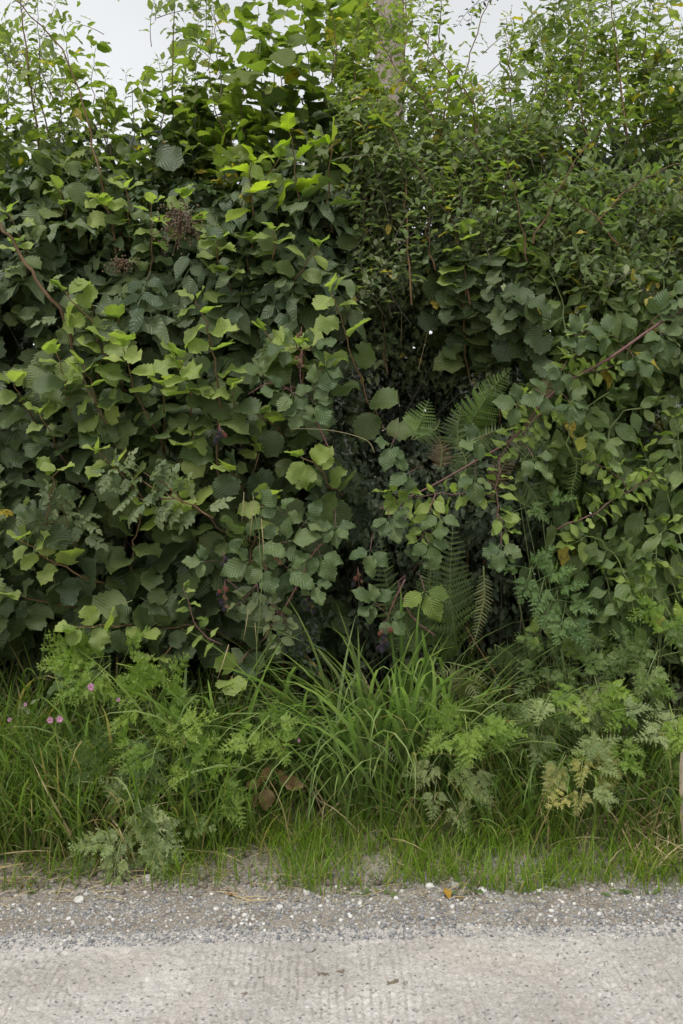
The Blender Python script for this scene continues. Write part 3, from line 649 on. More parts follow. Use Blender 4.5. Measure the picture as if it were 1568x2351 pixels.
wild(h1, 9, (0, 400, 640, 1330), **{**HZ, 'mat': 'hazel_pale', 'spacing': .06}, yfrac=.3)
h1.finish(90)

# 2 hazel left of the dark hollow
h2 = Shrub('hazel_shrub', 'hazel bush left of the dark hollow with a tall pale-leaved shoot up its middle', 'hazel bush', gb(560, 4.15), 'hazel bushes in the hedge')
h2.stems([(520, 500, 620, 4.1, 3.95), (600, 560, 540, 4.2, 4.0), (640, 690, 560, 4.15, 4.0), (580, 640, 470, 4.2, 4.1)])
h2.shoot([(496, 1130), (500, 1000), (502, 900), (488, 800), (470, 735), (450, 690)], [3.66, 3.60, 3.54, 3.50, 3.48, 3.47], **{**HZ, 'mat': 'hazel_pale', 'r': (.0055, .002)}, yfrac=.42)
h2.shoot([(440, 1000), (438, 940), (432, 870), (408, 822)], [3.70, 3.6, 3.52, 3.48], **{**HZ, 'mat': 'hazel_pale'}, yfrac=.5)
h2.shoot([(880, 985), (873, 968), (833, 888), (803, 803), (783, 738), (760, 672)], [3.85, 3.80, 3.70, 3.62, 3.58, 3.55], **{**HZ, 'mat': 'hazel_pale', 'spacing': .075}, yfrac=.35, start=.05)
h2.shoot([(790, 1140), (760, 1120), (735, 1075), (690, 1050)], [3.75, 3.65, 3.58, 3.52], **{**HZ, 'mat': 'hazel_pale'}, yfrac=.5)
h2.shoot([(650, 1010), (630, 975), (590, 950)], [3.75, 3.65, 3.58], **HZ, yfrac=.4)
h2.shoot([(570, 780), (575, 690), (570, 600), (580, 560)], [3.9, 3.82, 3.75, 3.72], **HZ, yfrac=.1)
h2.shoot([(700, 960), (690, 880), (700, 820), (680, 790)], [3.85, 3.74, 3.66, 3.6], **HZ, yfrac=.25)
h2.shoot([(560, 1130), (540, 1090), (525, 1080)], [3.7, 3.6, 3.55], **{**HZ, 'size': .115}, yfrac=.0)
h2.shoot([(620, 1330), (520, 1230), (470, 1180), (420, 1150)], [3.85, 3.7, 3.62, 3.56], **{**HZ, 'mat': 'hazel_pale'}, yfrac=.2)
h2.shoot([(560, 1480), (470, 1440), (400, 1440), (330, 1450)], [3.9, 3.76, 3.68, 3.62], **HZ, yfrac=.0)
h2.shoot([(650, 1400), (610, 1460), (560, 1510), (530, 1560)], [3.8, 3.66, 3.58, 3.54], **HZ, yfrac=.1)
h2.shoot([(430, 1420), (400, 1480), (350, 1510)], [3.8, 3.68, 3.6], **HZ, yfrac=.0)
h2.scatter(1700, (400, 820, 500, 1480), 'hazel', 'hazel', .115, depth=.20, clump=.75, off=.05)
h2.scatter(150, (420, 780, 640, 1360), 'hazel', 'hazel_pale', .096, depth=.06, off=-.04, clump=.8)
wild(h2, 5, (420, 800, 400, 640), **{**HZ, 'mat': 'hazel_pale', 'size': .09, 'spacing': .055}, yfrac=.5)
wild(h2, 6, (430, 740, 620, 1250), **{**HZ, 'mat': 'hazel_pale', 'spacing': .06}, yfrac=.3)
h2.finish(100)

# 3 tall yellow-green hazel against the sky
h3 = Shrub('hazel_shrub', 'tall thin hazel with yellow-green leaves against the sky left of the pole', 'hazel bush', gb(600, 4.5), 'hazel bushes in the hedge')
h3.stems([(420, 404, -60, 4.4, 4.2), (520, 470, 200, 4.5, 4.2), (560, 600, 180, 4.6, 4.3), (640, 630, 160, 4.5, 4.2), (700, 720, 120, 4.6, 4.3), (610, 530, 300, 4.4, 4.1)], (.010, .0022))
HL = dict(kind='hazel', size=.118, spacing=.075, smat='stem', r=(.004, .0018), flat=.8)
h3.shoot([(580, 500), (580, 470), (577, 420), (578, 375)], [3.72, 3.70, 3.68, 3.66], mat='hazel_pale', young='hazel_lime', yfrac=.9, **HL)
h3.shoot([(690, 490), (683, 425), (678, 360), (665, 305)], [3.72, 3.70, 3.66, 3.64], mat='hazel_pale', young='hazel_lime', yfrac=.8, **HL)
h3.shoot([(752, 500), (755, 440), (757, 380), (760, 330)], [3.72, 3.70, 3.66, 3.64], mat='hazel_pale', young='hazel_lime', yfrac=.75, **HL)
for x, yb, yt, d in ((476, 330, 60, 4.1), (588, 260, 15, 4.2), (637, 300, 40, 4.15), (540, 330, 190, 4.1), (705, 260, -20, 4.2), (430, 340, 170, 4.15), (160, 300, 60, 4.15), (212, 330, 110, 4.1), (330, 330, 190, 4.15), (265, 380, 220, 4.1), (770, 250, 20, 4.2), (840, 200, 10, 4.2)):
    h3.shoot([(x+rng.normal(0, 22), yb), (x+rng.normal(0, 6), (yb+yt)/2), (x+rng.normal(0, 14), yt)], d, mat='hazel_top', young='hazel_top', yfrac=.9, **{**HL, 'size': .092, 'spacing': .06, 'r': (.003, .001)})
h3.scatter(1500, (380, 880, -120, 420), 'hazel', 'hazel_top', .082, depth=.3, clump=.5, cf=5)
h3.scatter(450, (330, 880, 180, 560), 'hazel', 'hazel', .09, depth=.25, clump=.4)
h3.scatter(260, (60, 820, 330, 600), 'hazel', 'hazel_pale', .085, depth=.10, off=-.05, clump=.7)
h3.finish(150)

# 4 elder behind the hazel, with berry clusters
e1 = Shrub('elder_shrub', 'elder bush with hanging clusters of small dark red berries in the upper left', 'elder bush', gb(420, 4.4))
e1.stems([(430, 420, 420, 4.4, 4.1), (330, 300, 480, 4.5, 4.2), (500, 560, 430, 4.5, 4.2)], (.012, .005), 'greystem')
e1.scatter(620, (230, 800, 380, 700), 'elder', 'elder', .19, depth=.22, clump=.45)
e1.scatter(260, (-150, 300, 350, 650), 'elder', 'elder', .19, depth=.3, clump=.45)
def berry_cluster(px, py, d, n, w, h):
    c = at(px, py, d); L = []
    for k in range(n):
        q = A([rng.normal(0, w*.42), rng.normal(-.02, .025), rng.normal(0, h*.42)]); L.append((icoV*rng.uniform(.0034, .0050)+c+q, icoT))
        if k % 5 == 0: L.append(tube(curve([c+A([0, .03, h*.8]), c+q*.5+A([0, .02, .02]), c+q], 4), .0011, 3))
    V, T = join(L); tag(put('berry_cluster', mesh('berry_cluster', V-e1.base, T, M['elderberry']), e1.t), kind='stuff')
berry_cluster(412, 520, 3.52, 260, .085, .085); berry_cluster(280, 612, 3.60, 90, .07, .035); berry_cluster(762, 522, 3.8, 40, .04, .04)
for px, py, ta in ((440, 480, -.4), (405, 490, .2), (470, 520, .7), (430, 590, -.3)):
    e1.leaf('ovate', at(px, py, 3.63), (ta, -.3, -.5), (0, -.7, .7), .10, 'elder')
e1.finish(90)

# 5 rose and willow against the sky, top left
r1 = Shrub('dog_rose', 'tall dog rose with an arching brown cane and small leaves at the top left', 'rose bush', gb(250, 4.0))
r1.shoot([(265, 900), (275, 640), (260, 530), (235, 415), (215, 330), (190, 240), (160, 155), (110, 75), (35, 5), (-40, -60)], [3.95, 3.85, 3.8, 3.8, 3.8, 3.8, 3.8, 3.8, 3.8, 3.8], 'rose', 'black_top', .085, .06, (.0062, .0020), 'canemat', start=.35, flat=.6, name='cane')
r1.shoot([(140, 700), (95, 400), (75, 230), (60, 130), (48, 20), (40, -50)], [4.2, 4.1, 4.05, 4.0, 4.0, 4.0], 'small', 'black_top', .05, .026, (.006, .002), 'canemat', start=.25, flat=.5, name='cane')
r1.shoot([(200, 1000), (160, 765), (100, 665), (30, 560), (-30, 480)], [3.85, 3.62, 3.56, 3.55, 3.55], 'rose', 'rose', .10, .16, (.0075, .0055), 'canemat', start=.5, name='cane')
r1.shoot([(120, 330), (70, 190), (0, 110)], [4.1, 4.1, 4.1], 'small', 'black_top', .05, .03, (.004, .0015), 'canemat', flat=.5, name='cane')
for x, yb, yt in ((15, 300, 60), (130, 250, 10), (245, 360, 180), (300, 380, 170), (95, 200, 0), (370, 300, 140), (345, 420, 260), (450, 300, 20), (510, 250, -20)):
    r1.shoot([(x, yb), (x+rng.normal(0, 10), (yb+yt)/2), (x+rng.normal(0, 18), yt)], 4.1, 'small', 'black_top', .047, .026, (.003, .001), 'greystem', flat=.5, name='twig')
r1.twigs(460, (-280, 500, -140, 480), 'black', 'black_top', .055, spacing=.022, off=.0, depth=.3)
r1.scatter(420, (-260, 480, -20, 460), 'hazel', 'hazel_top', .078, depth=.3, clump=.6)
r1.scatter(420, (-260, 400, 60, 480), 'ovate', 'black_top', .078, depth=.3, clump=.5)
r1.scatter(1300, (-280, 480, -60, 560), 'small', 'black_top', .050, depth=.35, clump=.6, cf=6)
r1.scatter(1500, (-200, 480, 250, 620), 'small', 'elder', .065, depth=.35, clump=.5, cf=6)
r1.finish(60)

# 6/7 blackthorn and plum, centre and right top
b1 = Shrub('blackthorn_shrub', 'blackthorn with leaning dark stems and small leaves in front of the pole', 'blackthorn bush', gb(960, 4.3), 'blackthorns in the hedge')
BT = dict(kind='black', size=.046, spacing=.013, r=(.0042, .0012), smat='canemat', flat=.5, spread=.9)
for path, dd in (([(1060, 520), (1043, 350), (1003, 295), (973, 235), (913, 160), (858, 75), (838, -40)], 3.95), ([(1110, 480), (1093, 300), (1083, 235), (1053, 190), (998, 125), (948, 60), (905, -40)], 4.0),
                 ([(945, 700), (933, 500), (928, 400), (913, 330), (883, 280), (833, 225)], 3.85), ([(1080, 700), (1043, 520), (1013, 475), (973, 410), (940, 360)], 3.82), ([(850, 560), (845, 450), (815, 350), (780, 260)], 3.95),
                 ([(1140, 600), (1125, 430), (1110, 350), (1050, 310)], 3.9), ([(890, 860), (870, 640), (850, 520)], 4.05), ([(1000, 620), (980, 520), (985, 430)], 3.85)):
    b1.shoot(path, dd-.12, mat='black_top' if path[-1][1] < 200 else 'black', **{**BT, 'size': .052}, start=.1)
for x, yb, yt in ((820, 260, 20), (870, 300, 120), (990, 220, 0), (1040, 300, 120), (1090, 300, 160), (1170, 330, 40), (1150, 330, 180), (1010, 100, -40), (930, 150, -60), (760, 200, -20)):
    b1.shoot([(x, yb), (x+rng.normal(0, 10), (yb+yt)/2), (x-15+rng.normal(0, 15), yt)], 4.1, mat='black_top', **{**BT, 'r': (.003, .001)}, name='twig')
b1.shoot([(1010, 430), (1060, 200), (1110, 30), (1165, -40)], [4.4, 4.4, 4.4, 4.4], mat='black_top', **{**BT, 'spacing': .03}, name='twig')
b1.shoot([(1165, -40), (1110, -5), (1075, 25), (1050, 60)], 4.4, 'small', 'dark', .03, .02, (.002, .0008), 'greystem', start=.1, name='twig')
b1.shoot([(1165, -40), (1135, -10), (1098, 20), (1082, 55)], 4.4, 'small', 'dark', .03, .02, (.002, .0008), 'greystem', start=.1, name='twig')
b1.twigs(400, (770, 1240, -140, 400), 'black', 'black_top', .052, spacing=.021, lift=.7, off=.0, depth=.3)
b1.twigs(430, (800, 1260, 260, 660), 'black', 'black', .050, spacing=.021, lift=.75, off=-.08, depth=.12, young='dog_pale')
b1.scatter(330, (780, 1250, -60, 620), 'hazel', 'hazel_top', .075, depth=.25, clump=.6)
b1.scatter(1500, (760, 1230, -120, 420), 'black', 'black_top', .044, depth=.3, clump=.6, cf=6)
b1.scatter(3000, (780, 1260, 220, 740), 'black', 'black', .044, depth=.28, clump=.8, cf=5)
b1.finish(40)
b2 = Shrub('blackthorn_shrub', 'grey-green blackthorn with scattered yellow leaves in the upper right', 'blackthorn bush', gb(1300, 4.2), 'blackthorns in the hedge')
for path, dd in (([(1225, 560), (1285, 430), (1348, 335), (1423, 260)], 3.72), ([(1360, 520), (1430, 450), (1500, 400), (1565, 375)], 3.75), ([(1210, 600), (1190, 480), (1175, 400), (1150, 330)], 3.78), ([(1420, 560), (1370, 500), (1300, 450), (1240, 420)], 3.72),
                 ([(1440, 330), (1418, 135), (1413, 80), (1403, 20), (1408, -40)], 4.0), ([(1480, 330), (1480, 130), (1488, 40), (1505, -40)], 4.1), ([(1250, 420), (1235, 300), (1250, 220), (1270, 140)], 3.95), ([(1180, 380), (1172, 200), (1172, 40)], 4.15),
                 ([(1350, 330), (1330, 210), (1345, 100), (1350, 0)], 4.0)):
    b2.shoot(path, dd-.12*(path[-1][1] > 230), mat='black_top' if path[-1][1] < 200 else 'dog_pale', **{**BT, 'size': .060, 'spacing': .018}, start=.1)
b2.twigs(480, (1180, 1620, -140, 320), 'black', 'black_top', .056, spacing=.022, lift=.7, off=.0, depth=.35)
b2.twigs(520, (1180, 1620, 260, 640), 'black', 'black', .054, spacing=.022, lift=.75, off=-.08, depth=.14, young='dog_pale')
b2.scatter(700, (1180, 1700, -60, 640), 'ovate', 'dogwood', .082, depth=.14, clump=.6)
b2.scatter(2600, (1160, 1640, 300, 800), 'black', 'black', .046, depth=.25, clump=.55, cf=6)
b2.scatter(1800, (1190, 1750, -120, 360), 'black', 'black_top', .050, depth=.35, clump=.6, cf=6)
b2.finish(40)

# 8 dark tree beyond the right end
t8 = Shrub('plum_tree', 'dark green leafy tree standing behind the hedge at the right edge', 'tree', (2.05, 5.6, .42))
V, T = tube(curve([(0, 0, -.05), (.05, .03, .9), (-.03, 0, 1.8), (.05, .02, 3.0)], 10), (.07, .02), 8); put('trunk', mesh('trunk', V, T, M['trunk']), t8.t)
for k in range(7):
    a = k*.9; zb = 1.0+.25*k; d_ = A([math.cos(a)*.55, -abs(math.sin(a))*.5, .45]); V, T = tube(curve([(0, 0, zb), tuple(A([0, 0, zb])+d_*.6), tuple(A([0, 0, zb])+d_*1.1+A([0, 0, .1]))], 6), (.02, .005), 5); put('limb', mesh('limb', V, T, M['trunk']), t8.t)
def crown(sh, n, c, rad, kind, mat, size):
    P = rng.normal(size=(n, 3)); P = nz(P)*(rng.random((n, 1))**.45); P = P*(.75+.5*vn(P[:,0]*2.5+4, P[:,2]*2.5+P[:,1]*2, 9))[:,None]*A(rad)+A(c)
    k = vn(P[:,0]*5, P[:,2]*5+P[:,1]*3, 10) > .33; P = P[k]; n = len(P); az = rng.uniform(0, 6.28, n)
    tip = np.stack([np.cos(az), np.sin(az), -.5+rng.normal(0, .3, n)], 1); nr = A([0, -.4, .9])+rng.normal(0, .35, (n, 3))
    sh.items.append((kind, rng.integers(0, len(TPL[kind]), n), P, frames(tip, nr), size*rng.uniform(.7, 1.15, n), rng.random(n), mat, np.abs(P[:,1]-(c[1]-rad[1]))))
crown(t8, 5200, (1.95, 5.5, 2.55), (.72, .6, 1.0), 'ovate', 'tree', .10); t8.finish(60)

# 9 hazel over the hollow, right
h4 = Shrub('hazel_shrub', 'small hazel clump with drooping leaves over the right side of the dark hollow', 'hazel bush', gb(1090, 4.2), 'hazel bushes in the hedge')
h4.shoot([(1080, 900), (1066, 763), (1068, 678), (1068, 588), (1062, 540)], [4.0, 3.85, 3.75, 3.70, 3.68], **{**HZ, 'mat': 'hazel_pale'}, yfrac=.35)
h4.shoot([(1130, 850), (1120, 760), (1135, 680), (1130, 600)], [4.0, 3.85, 3.76, 3.72], **HZ, yfrac=.0)
h4.shoot([(1220, 830), (1200, 740), (1215, 660), (1190, 580)], [4.0, 3.85, 3.76, 3.72], **HZ, yfrac=.1)
h4.shoot([(1140, 470), (1160, 440), (1165, 390)], [3.8, 3.75, 3.72], **{**HZ, 'mat': 'hazel_young', 'young': 'hazel_lime', 'size': .075}, yfrac=.6)
h4.shoot([(1010, 330), (1020, 260), (1030, 200)], [3.9, 3.85, 3.82], **{**HZ, 'mat': 'hazel_young', 'young': 'hazel_lime', 'size': .08}, yfrac=.6)
h4.stems([(1085, 1075, 640, 4.3, 3.95), (1110, 1180, 560, 4.3, 3.9)], (.008, .003))
h4.scatter(330, (990, 1260, 560, 850), 'hazel', 'hazel', .092, depth=.10, off=-.12, clump=.4)
h4.finish(110)

# 10 dogwood on the right
d1 = Shrub('dogwood_shrub', 'dogwood bush with pointed mid-green leaves above the arching bramble cane', 'dogwood bush', gb(1400, 4.2))
DW = dict(kind='ovate', mat='dogwood', size=.105, spacing=.04, r=(.0045, .0016), smat='greenstem')
for path, dd in (([(1330, 860), (1300, 760), (1290, 690), (1260, 620)], 3.66), ([(1440, 860), (1450, 760), (1470, 680), (1450, 590)], 3.66), ([(1390, 700), (1400, 640), (1420, 560)], 3.7), ([(1530, 720), (1520, 640), (1540, 570)], 3.66), ([(1320, 1060), (1300, 1000), (1340, 940), (1400, 900)], 3.60),
                 ([(1420, 1100), (1400, 1010), (1430, 950), (1490, 930)], 3.6), ([(1260, 700), (1240, 660), (1210, 620)], 3.7)):
    d1.shoot(path, dd, **DW, start=.2)
d1.shoot([(1335, 1070), (1340, 1010), (1375, 990), (1400, 1030)], 3.55, 'ovate', 'dogwood', .085, .05, (.0035, .0015), 'greenstem', start=.4)
for px, py, ta in ((1340, 1005, -.3), (1380, 1020, .5), (1395, 1055, .4), (1365, 990, .2)):
    d1.leaf('ovate', at(px, py, 3.53), (ta, -.5, -.4), (0, -.7, .7), .085, 'yellowing' if px == 1340 else 'dog_pale', label='green leaf with yellow margin' if px == 1380 else None)
d1.scatter(2600, (1720, 2620, 560, 1490), 'ovate', 'dogwood', .115, depth=.25, clump=.6); d1.scatter(2200, (1640, 2620, -60, 600), 'ovate', 'hazel_top', .10, depth=.3, clump=.5)
d1.scatter(2500, (1180, 1760, 560, 1120), 'ovate', 'dogwood', .10, depth=.22, clump=.65)
d1.scatter(500, (1230, 1700, 560, 1080), 'ovate', 'dog_pale', .08, depth=.08, clump=.6)
d1.finish(150)

# 11 dark small-leaved thicket in the hollow, and its down
p1 = Shrub('privet_shrub', 'dark small-leaved thicket deep in the hollow at the centre, flecked with white down', 'privet bush', gb(930, 4.5))
p1.stems([(880, 900, 600, 4.5, 4.4), (960, 930, 640, 4.6, 4.4), (1000, 1040, 700, 4.5, 4.3), (840, 800, 700, 4.5, 4.4), (1080, 1120, 760, 4.6, 4.4)], (.006, .002), 'greystem')
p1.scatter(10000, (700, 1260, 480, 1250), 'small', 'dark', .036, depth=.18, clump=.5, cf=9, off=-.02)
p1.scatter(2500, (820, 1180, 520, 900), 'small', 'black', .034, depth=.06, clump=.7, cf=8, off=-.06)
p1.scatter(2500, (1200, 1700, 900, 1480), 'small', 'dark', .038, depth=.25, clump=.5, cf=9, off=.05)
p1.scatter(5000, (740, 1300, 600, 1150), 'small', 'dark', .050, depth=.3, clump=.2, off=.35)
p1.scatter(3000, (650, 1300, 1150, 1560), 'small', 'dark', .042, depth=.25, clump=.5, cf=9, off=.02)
p1.finish(40)

# 13 spindle, lower right
s1 = Shrub('spindle_shrub', 'spindle bush with pale pointed drooping leaves low at the right edge', 'spindle bush', gb(1460, 4.05))
SP = dict(kind='ovate', mat='dog_pale', size=.100, spacing=.042, r=(.0035, .0014), smat='greenstem', young='black_young')
for path, dd in (([(1460, 1420), (1440, 1330), (1400, 1260), (1350, 1235), (1310, 1250)], 3.58), ([(1500, 1400), (1500, 1300), (1510, 1240), (1530, 1205)], 3.58), ([(1420, 1420), (1400, 1370), (1390, 1320)], 3.6), ([(1568, 1260), (1540, 1150), (1500, 1090), (1480, 1040)], 3.62),
                 ([(1590, 1180), (1570, 1090), (1560, 1020), (1550, 960)], 3.62), ([(1440, 1300), (1470, 1270), (1500, 1290)], 3.56), ([(1560, 1380), (1540, 1320), (1560, 1270)], 3.6)):
    s1.shoot(path, dd, **SP, start=.15, yfrac=.2)
for px, py, ta, mm in ((1500, 1405, .5, 'yellowing'), (1470, 1440, -.1, 'bramble_lime')):
    s1.leaf('ovate', at(px, py, 3.54), (ta, -.3, -.9), (.1, -.8, .4), .085, mm, label='yellow withering leaf' if mm == 'yellowing' else None)
s1.scatter(600, (1240, 1740, 1000, 1480), 'ovate', 'dog_pale', .098, depth=.12, clump=.6)
s1.scatter(800, (1200, 1740, 980, 1500), 'ovate', 'dogwood', .095, depth=.22, clump=.5)
s1.finish(130)

# young blackthorn sprays standing out in front of the hedge on the right
def spray(label, paths, mat='black_young', size=.062, sp=.020, young='black_young', smat='purple', base=None, name='blackthorn_spray', kind='black', cat='blackthorn spray'):
    px, py, d = base; b = at(px, py, d); s = Shrub(name, label, cat, b)
    for path, dd in paths: s.shoot(path, dd, kind, mat, size, sp, (.0032, .0012), smat, young=young, yfrac=.45, start=.1)
    return s
M['black_pale'] = M['dog_pale']
spray('bright young blackthorn spray upright above the thick bramble cane', [([(1313, 868), (1315, 838), (1323, 798), (1321, 758)], 3.50), ([(1313, 868), (1323, 862), (1360, 850), (1410, 838)], 3.50)], base=(1313, 868, 3.50), mat='black_young')
spray('long young blackthorn spray rising beside the ferns with bright tip leaves', [([(1143, 1200), (1143, 1163), (1143, 1063), (1173, 1013), (1183, 938), (1203, 908)], 3.5), ([(1200, 1010), (1230, 960), (1275, 935), (1290, 950)], 3.5), ([(1145, 1180), (1150, 1200), (1170, 1220)], 3.5)], base=(1143, 1200, 3.5))
spray('level blackthorn spray reaching left in front of the bramble, centre', [([(1133, 1135), (1023, 1132), (950, 1142), (880, 1130)], 3.48), ([(1000, 1134), (985, 1180), (975, 1215), (960, 1240)], 3.48), ([(930, 1142), (920, 1160), (905, 1150)], 3.48)], base=(1133, 1135, 3.48))
spray('blackthorn spray crossing the dark gap under the yellow-edged leaves', [([(1280, 1215), (1360, 1180), (1430, 1135), (1410, 1085), (1340, 1058)], 3.54), ([(1430, 1135), (1470, 1110), (1500, 1085)], 3.54)], base=(1280, 1215, 3.54))
spray('short bright green spray beside the hazel above the lower left grass', [([(510, 1480), (450, 1442), (437, 1385), (420, 1350)], 3.48)], base=(510, 1480, 3.48), mat='black_young', size=.05, sp=.028)
spray('dull green blackthorn spray hanging below the blackberry leaves', [([(590, 1340), (600, 1390), (625, 1430), (640, 1480)], 3.55), ([(590, 1340), (560, 1375), (545, 1400)], 3.55), ([(600, 1370), (640, 1400), (660, 1440)], 3.55)], base=(590, 1340, 3.55), mat='black', young='black')
spray('pale green rose spray spreading over the hazel leaves at the lower left', [([(490, 1190), (420, 1150), (350, 1120), (290, 1085), (250, 1080)], 3.46), ([(420, 1150), (390, 1120), (330, 1085)], 3.46), ([(400, 1145), (340, 1150), (300, 1130)], 3.46)], base=(490, 1190, 3.46), mat='rose', young='rose', size=.080, sp=.03, kind='rose', name='rose_spray', cat='rose spray', smat='canemat')
spray('small grey-leaved rose spray at the far left below the hazel', [([(170, 1250), (110, 1190), (60, 1170), (20, 1180)], 3.6), ([(150, 1230), (150, 1180), (120, 1140)], 3.6), ([(170, 1250), (190, 1210), (180, 1170)], 3.6)], base=(170, 1250, 3.6), mat='rose', young='rose', size=.085, sp=.035, kind='rose', name='rose_spray', cat='rose spray', smat='canemat')
spray('small blackthorn spray low on the right above the cow parsley', [([(1240, 1400), (1290, 1440), (1330, 1480), (1345, 1500)], 3.55), ([(1260, 1410), (1240, 1450), (1210, 1460)], 3.55)], base=(1240, 1400, 3.55), mat='dog_pale')

# ------------------------------------------------------------------ brambles
TPL['berry'] = []
def make_berry(r=.009):
    L = []; g = np.random.default_rng(5)
    for k in range(26):
        f = (k+.5)/26; th = k*2.4; zc = 1-2*f; rr = math.sqrt(1-zc*zc); L.append((icoV*.30+A([rr*math.cos(th)*.78, rr*math.sin(th)*.78, zc*.95]), icoT))
    V, T = join(L); return V*r, T
bV, bT = make_berry(); BM = {m_: mesh('blackberry', bV, bT, M[m_]) for m_ in ('berry_black', 'berry_red', 'berry_brown')}
class Bramble:
    def __init__(s, label, base):
        s.base = at(*base); s.t = thing('bramble', label, 'bramble', s.base)
    def cane(s, path, dd, r, thorns=True):
        if isinstance(dd, (int, float)): dd = [dd]*len(path)
        P = curve([at(x, y, d) for (x, y), d in zip(path, dd)], 22); L = [tube(P-s.base, r, 6)]
        if thorns:
            for k in range(1, len(P)-1):
                dr = nz(rng.normal(size=3)); p = P[k]-s.base; L.append((A([p+dr*r[0]*.6+A([0, 0, .004]), p+dr*r[0]*.6-A([0, 0, .004]), p+dr*(r[0]+.009), p+dr*r[0]*.6+A([.003, 0, 0])]), A([(0, 1, 2), (1, 3, 2), (3, 0, 2)])))
        V, T = join(L); return put('cane', mesh('cane', V, T, M['purple']), s.t)
    def leaf(s, px, py, d, ang, n=3, size=.075, mat='bramble', frm=None):
        """palmate leaf; (px,py) where the leaflets meet, ang = view direction of the middle leaflet"""
        c = at(px, py, d); a = math.radians(ang); t0 = A([math.cos(a), -.22, math.sin(a)])
        b = at(*frm) if frm else c-t0*.06+A([0, .05, 0]); V, T = tube(curve([b-s.base, (b+c)/2-s.base+A([0, -.01, .008]), c-s.base], 5), .0014, 4)
        o = put('leaf', mesh('leaf_stalk', V, T, M['purple']), s.t)
        for k in range(n):
            da = (k-(n-1)/2)*(72 if n == 3 else 50)+rng.normal(0, 6); aa = math.radians(ang+da); tip = A([math.cos(aa), -.3+rng.normal(0, .12), math.sin(aa)-.12])
            sz = size*(1.15 if k == n//2 else .92)*rng.uniform(.9, 1.08); p = c+nz(tip)*sz*.22+A([0, -.008*(k % 2), 0])
            put('leaflet', tmesh('bramble', int(rng.integers(6)), mat), o, mat4(p-s.base, frames(A([tip]), A([[rng.normal(0, .4), -.75, .55+rng.normal(0, .25)]]))[0], sz))
    def berries(s, px, py, d, mix, w=.022, h=.035):
        c = at(px, py, d); L = []; pos = []
        for k, ch in enumerate(mix):
            q = A([rng.uniform(-w, w), rng.uniform(-.012, .012), h-2*h*k/max(1, len(mix)-1)]); pos.append((ch, c+q)); L.append(tube(curve([c+A([0, .02, h+.03]), c+A([q[0]*.3, .01, q[2]+.012]), c+q], 4)-s.base, .001, 3))
        V, T = join(L); o = put('fruit_cluster', mesh('fruit_stalks', V, T, M['purple']), s.t)
        for ch, p in pos:
            put('blackberry', BM[{'b': 'berry_black', 'r': 'berry_red', 'w': 'berry_brown'}[ch]], o, Matrix.Translation(Vector((p-s.base).tolist())) @ Matrix.Rotation(rng.uniform(0, 3), 4, 'X') @ Matrix.Scale(rng.uniform(.75, 1.05)*(.75 if ch == 'w' else 1), 4))
k1 = Bramble('bramble with a long thick purple cane arching from the right edge to the centre', (1600, 690, 3.5))
k1.cane([(1640, 670), (1568, 708), (1484, 763), (1399, 823), (1308, 873), (1243, 928), (1183, 1003), (1093, 1058), (968, 1128), (873, 1168)], [3.46, 3.46, 3.46, 3.46, 3.5, 3.52, 3.54, 3.56, 3.56, 3.55], (.0062, .003))
for px, py, a, n in ((1330, 770, -150, 5), (1290, 850, -130, 4), (1510, 725, 60, 4), (1520, 770, -70, 5), (1400, 770, 160, 3), (1255, 905, -160, 3), (1310, 925, -50, 5), (1225, 1050, -60, 3), (1190, 930, 170, 3), (1545, 680, -20, 3), (1100, 1010, -160, 3), (1090, 1095, -100, 3), (1455, 820, -60, 3), (895, 1190, -70, 5), (940, 1085, -160, 3), (1010, 1185, -90, 3), (1150, 1250, -100, 3), (985, 1245, -80, 3), (850, 1265, -100, 3), (900, 1020, -120, 3)):
    k1.leaf(px, py, 3.45, a, n, .066 if n > 3 else .07)
k2 = Bramble('bramble with large round dull leaves and blackberries below the centre of the hedge', (640, 1400, 3.7))
k2.cane([(640, 1420), (620, 1340), (600, 1270), (570, 1200), (540, 1160)], 3.62, (.004, .002)); k2.cane([(640, 1420), (690, 1330), (720, 1270), (770, 1220)], 3.62, (.0035, .002)); k2.cane([(640, 1420), (570, 1370), (520, 1330)], 3.6, (.003, .002))
for px, py, a, n, z in ((565, 1235, 130, 3, .08), (600, 1240, -20, 3, .075), (660, 1245, 20, 3, .08), (575, 1290, -160, 3, .075), (605, 1300, -60, 3, .08), (660, 1305, -30, 3, .085), (735, 1275, -70, 3, .075), (770, 1210, -90, 5, .06), (700, 1200, 60, 3, .07), (640, 1170, 120, 3, .065), (470, 1290, 170, 3, .06), (720, 1340, -60, 3, .06)):
    k2.leaf(px, py, 3.47, a, n, z)
k2.berries(515, 1375, 3.46, 'rrbwwbbwb'); k2.berries(708, 1378, 3.48, 'rwrbbbwbb', .02, .04); k2.berries(638, 1285, 3.44, 'wwwww', .02, .012); k2.berries(512, 1290, 3.46, 'brb', .015, .01)
k3 = Bramble('bramble sprig with three bright veined leaflets before the dark fern', (940, 1420, 3.6))
k3.cane([(1000, 1460), (945, 1415), (915, 1345), (930, 1320)], 3.5, (.003, .0018)); k3.leaf(975, 1358, 3.42, -75, 3, .085, 'bramble_lime'); k3.leaf(965, 1290, 3.5, 60, 3, .065)
k4 = Bramble('bramble sprig hanging over a cluster of ripe blackberries above the tall grass', (895, 1400, 3.55))
k4.cane([(930, 1330), (910, 1370), (893, 1410), (880, 1450)], 3.46, (.003, .0018)); k4.leaf(862, 1385, 3.42, 150, 5, .07); k4.leaf(895, 1420, 3.42, -40, 3, .06)
k4.berries(882, 1470, 3.40, 'rwrbbwbbbbb', .028, .035); k4.berries(822, 1335, 3.5, 'wrwbw', .018, .022)
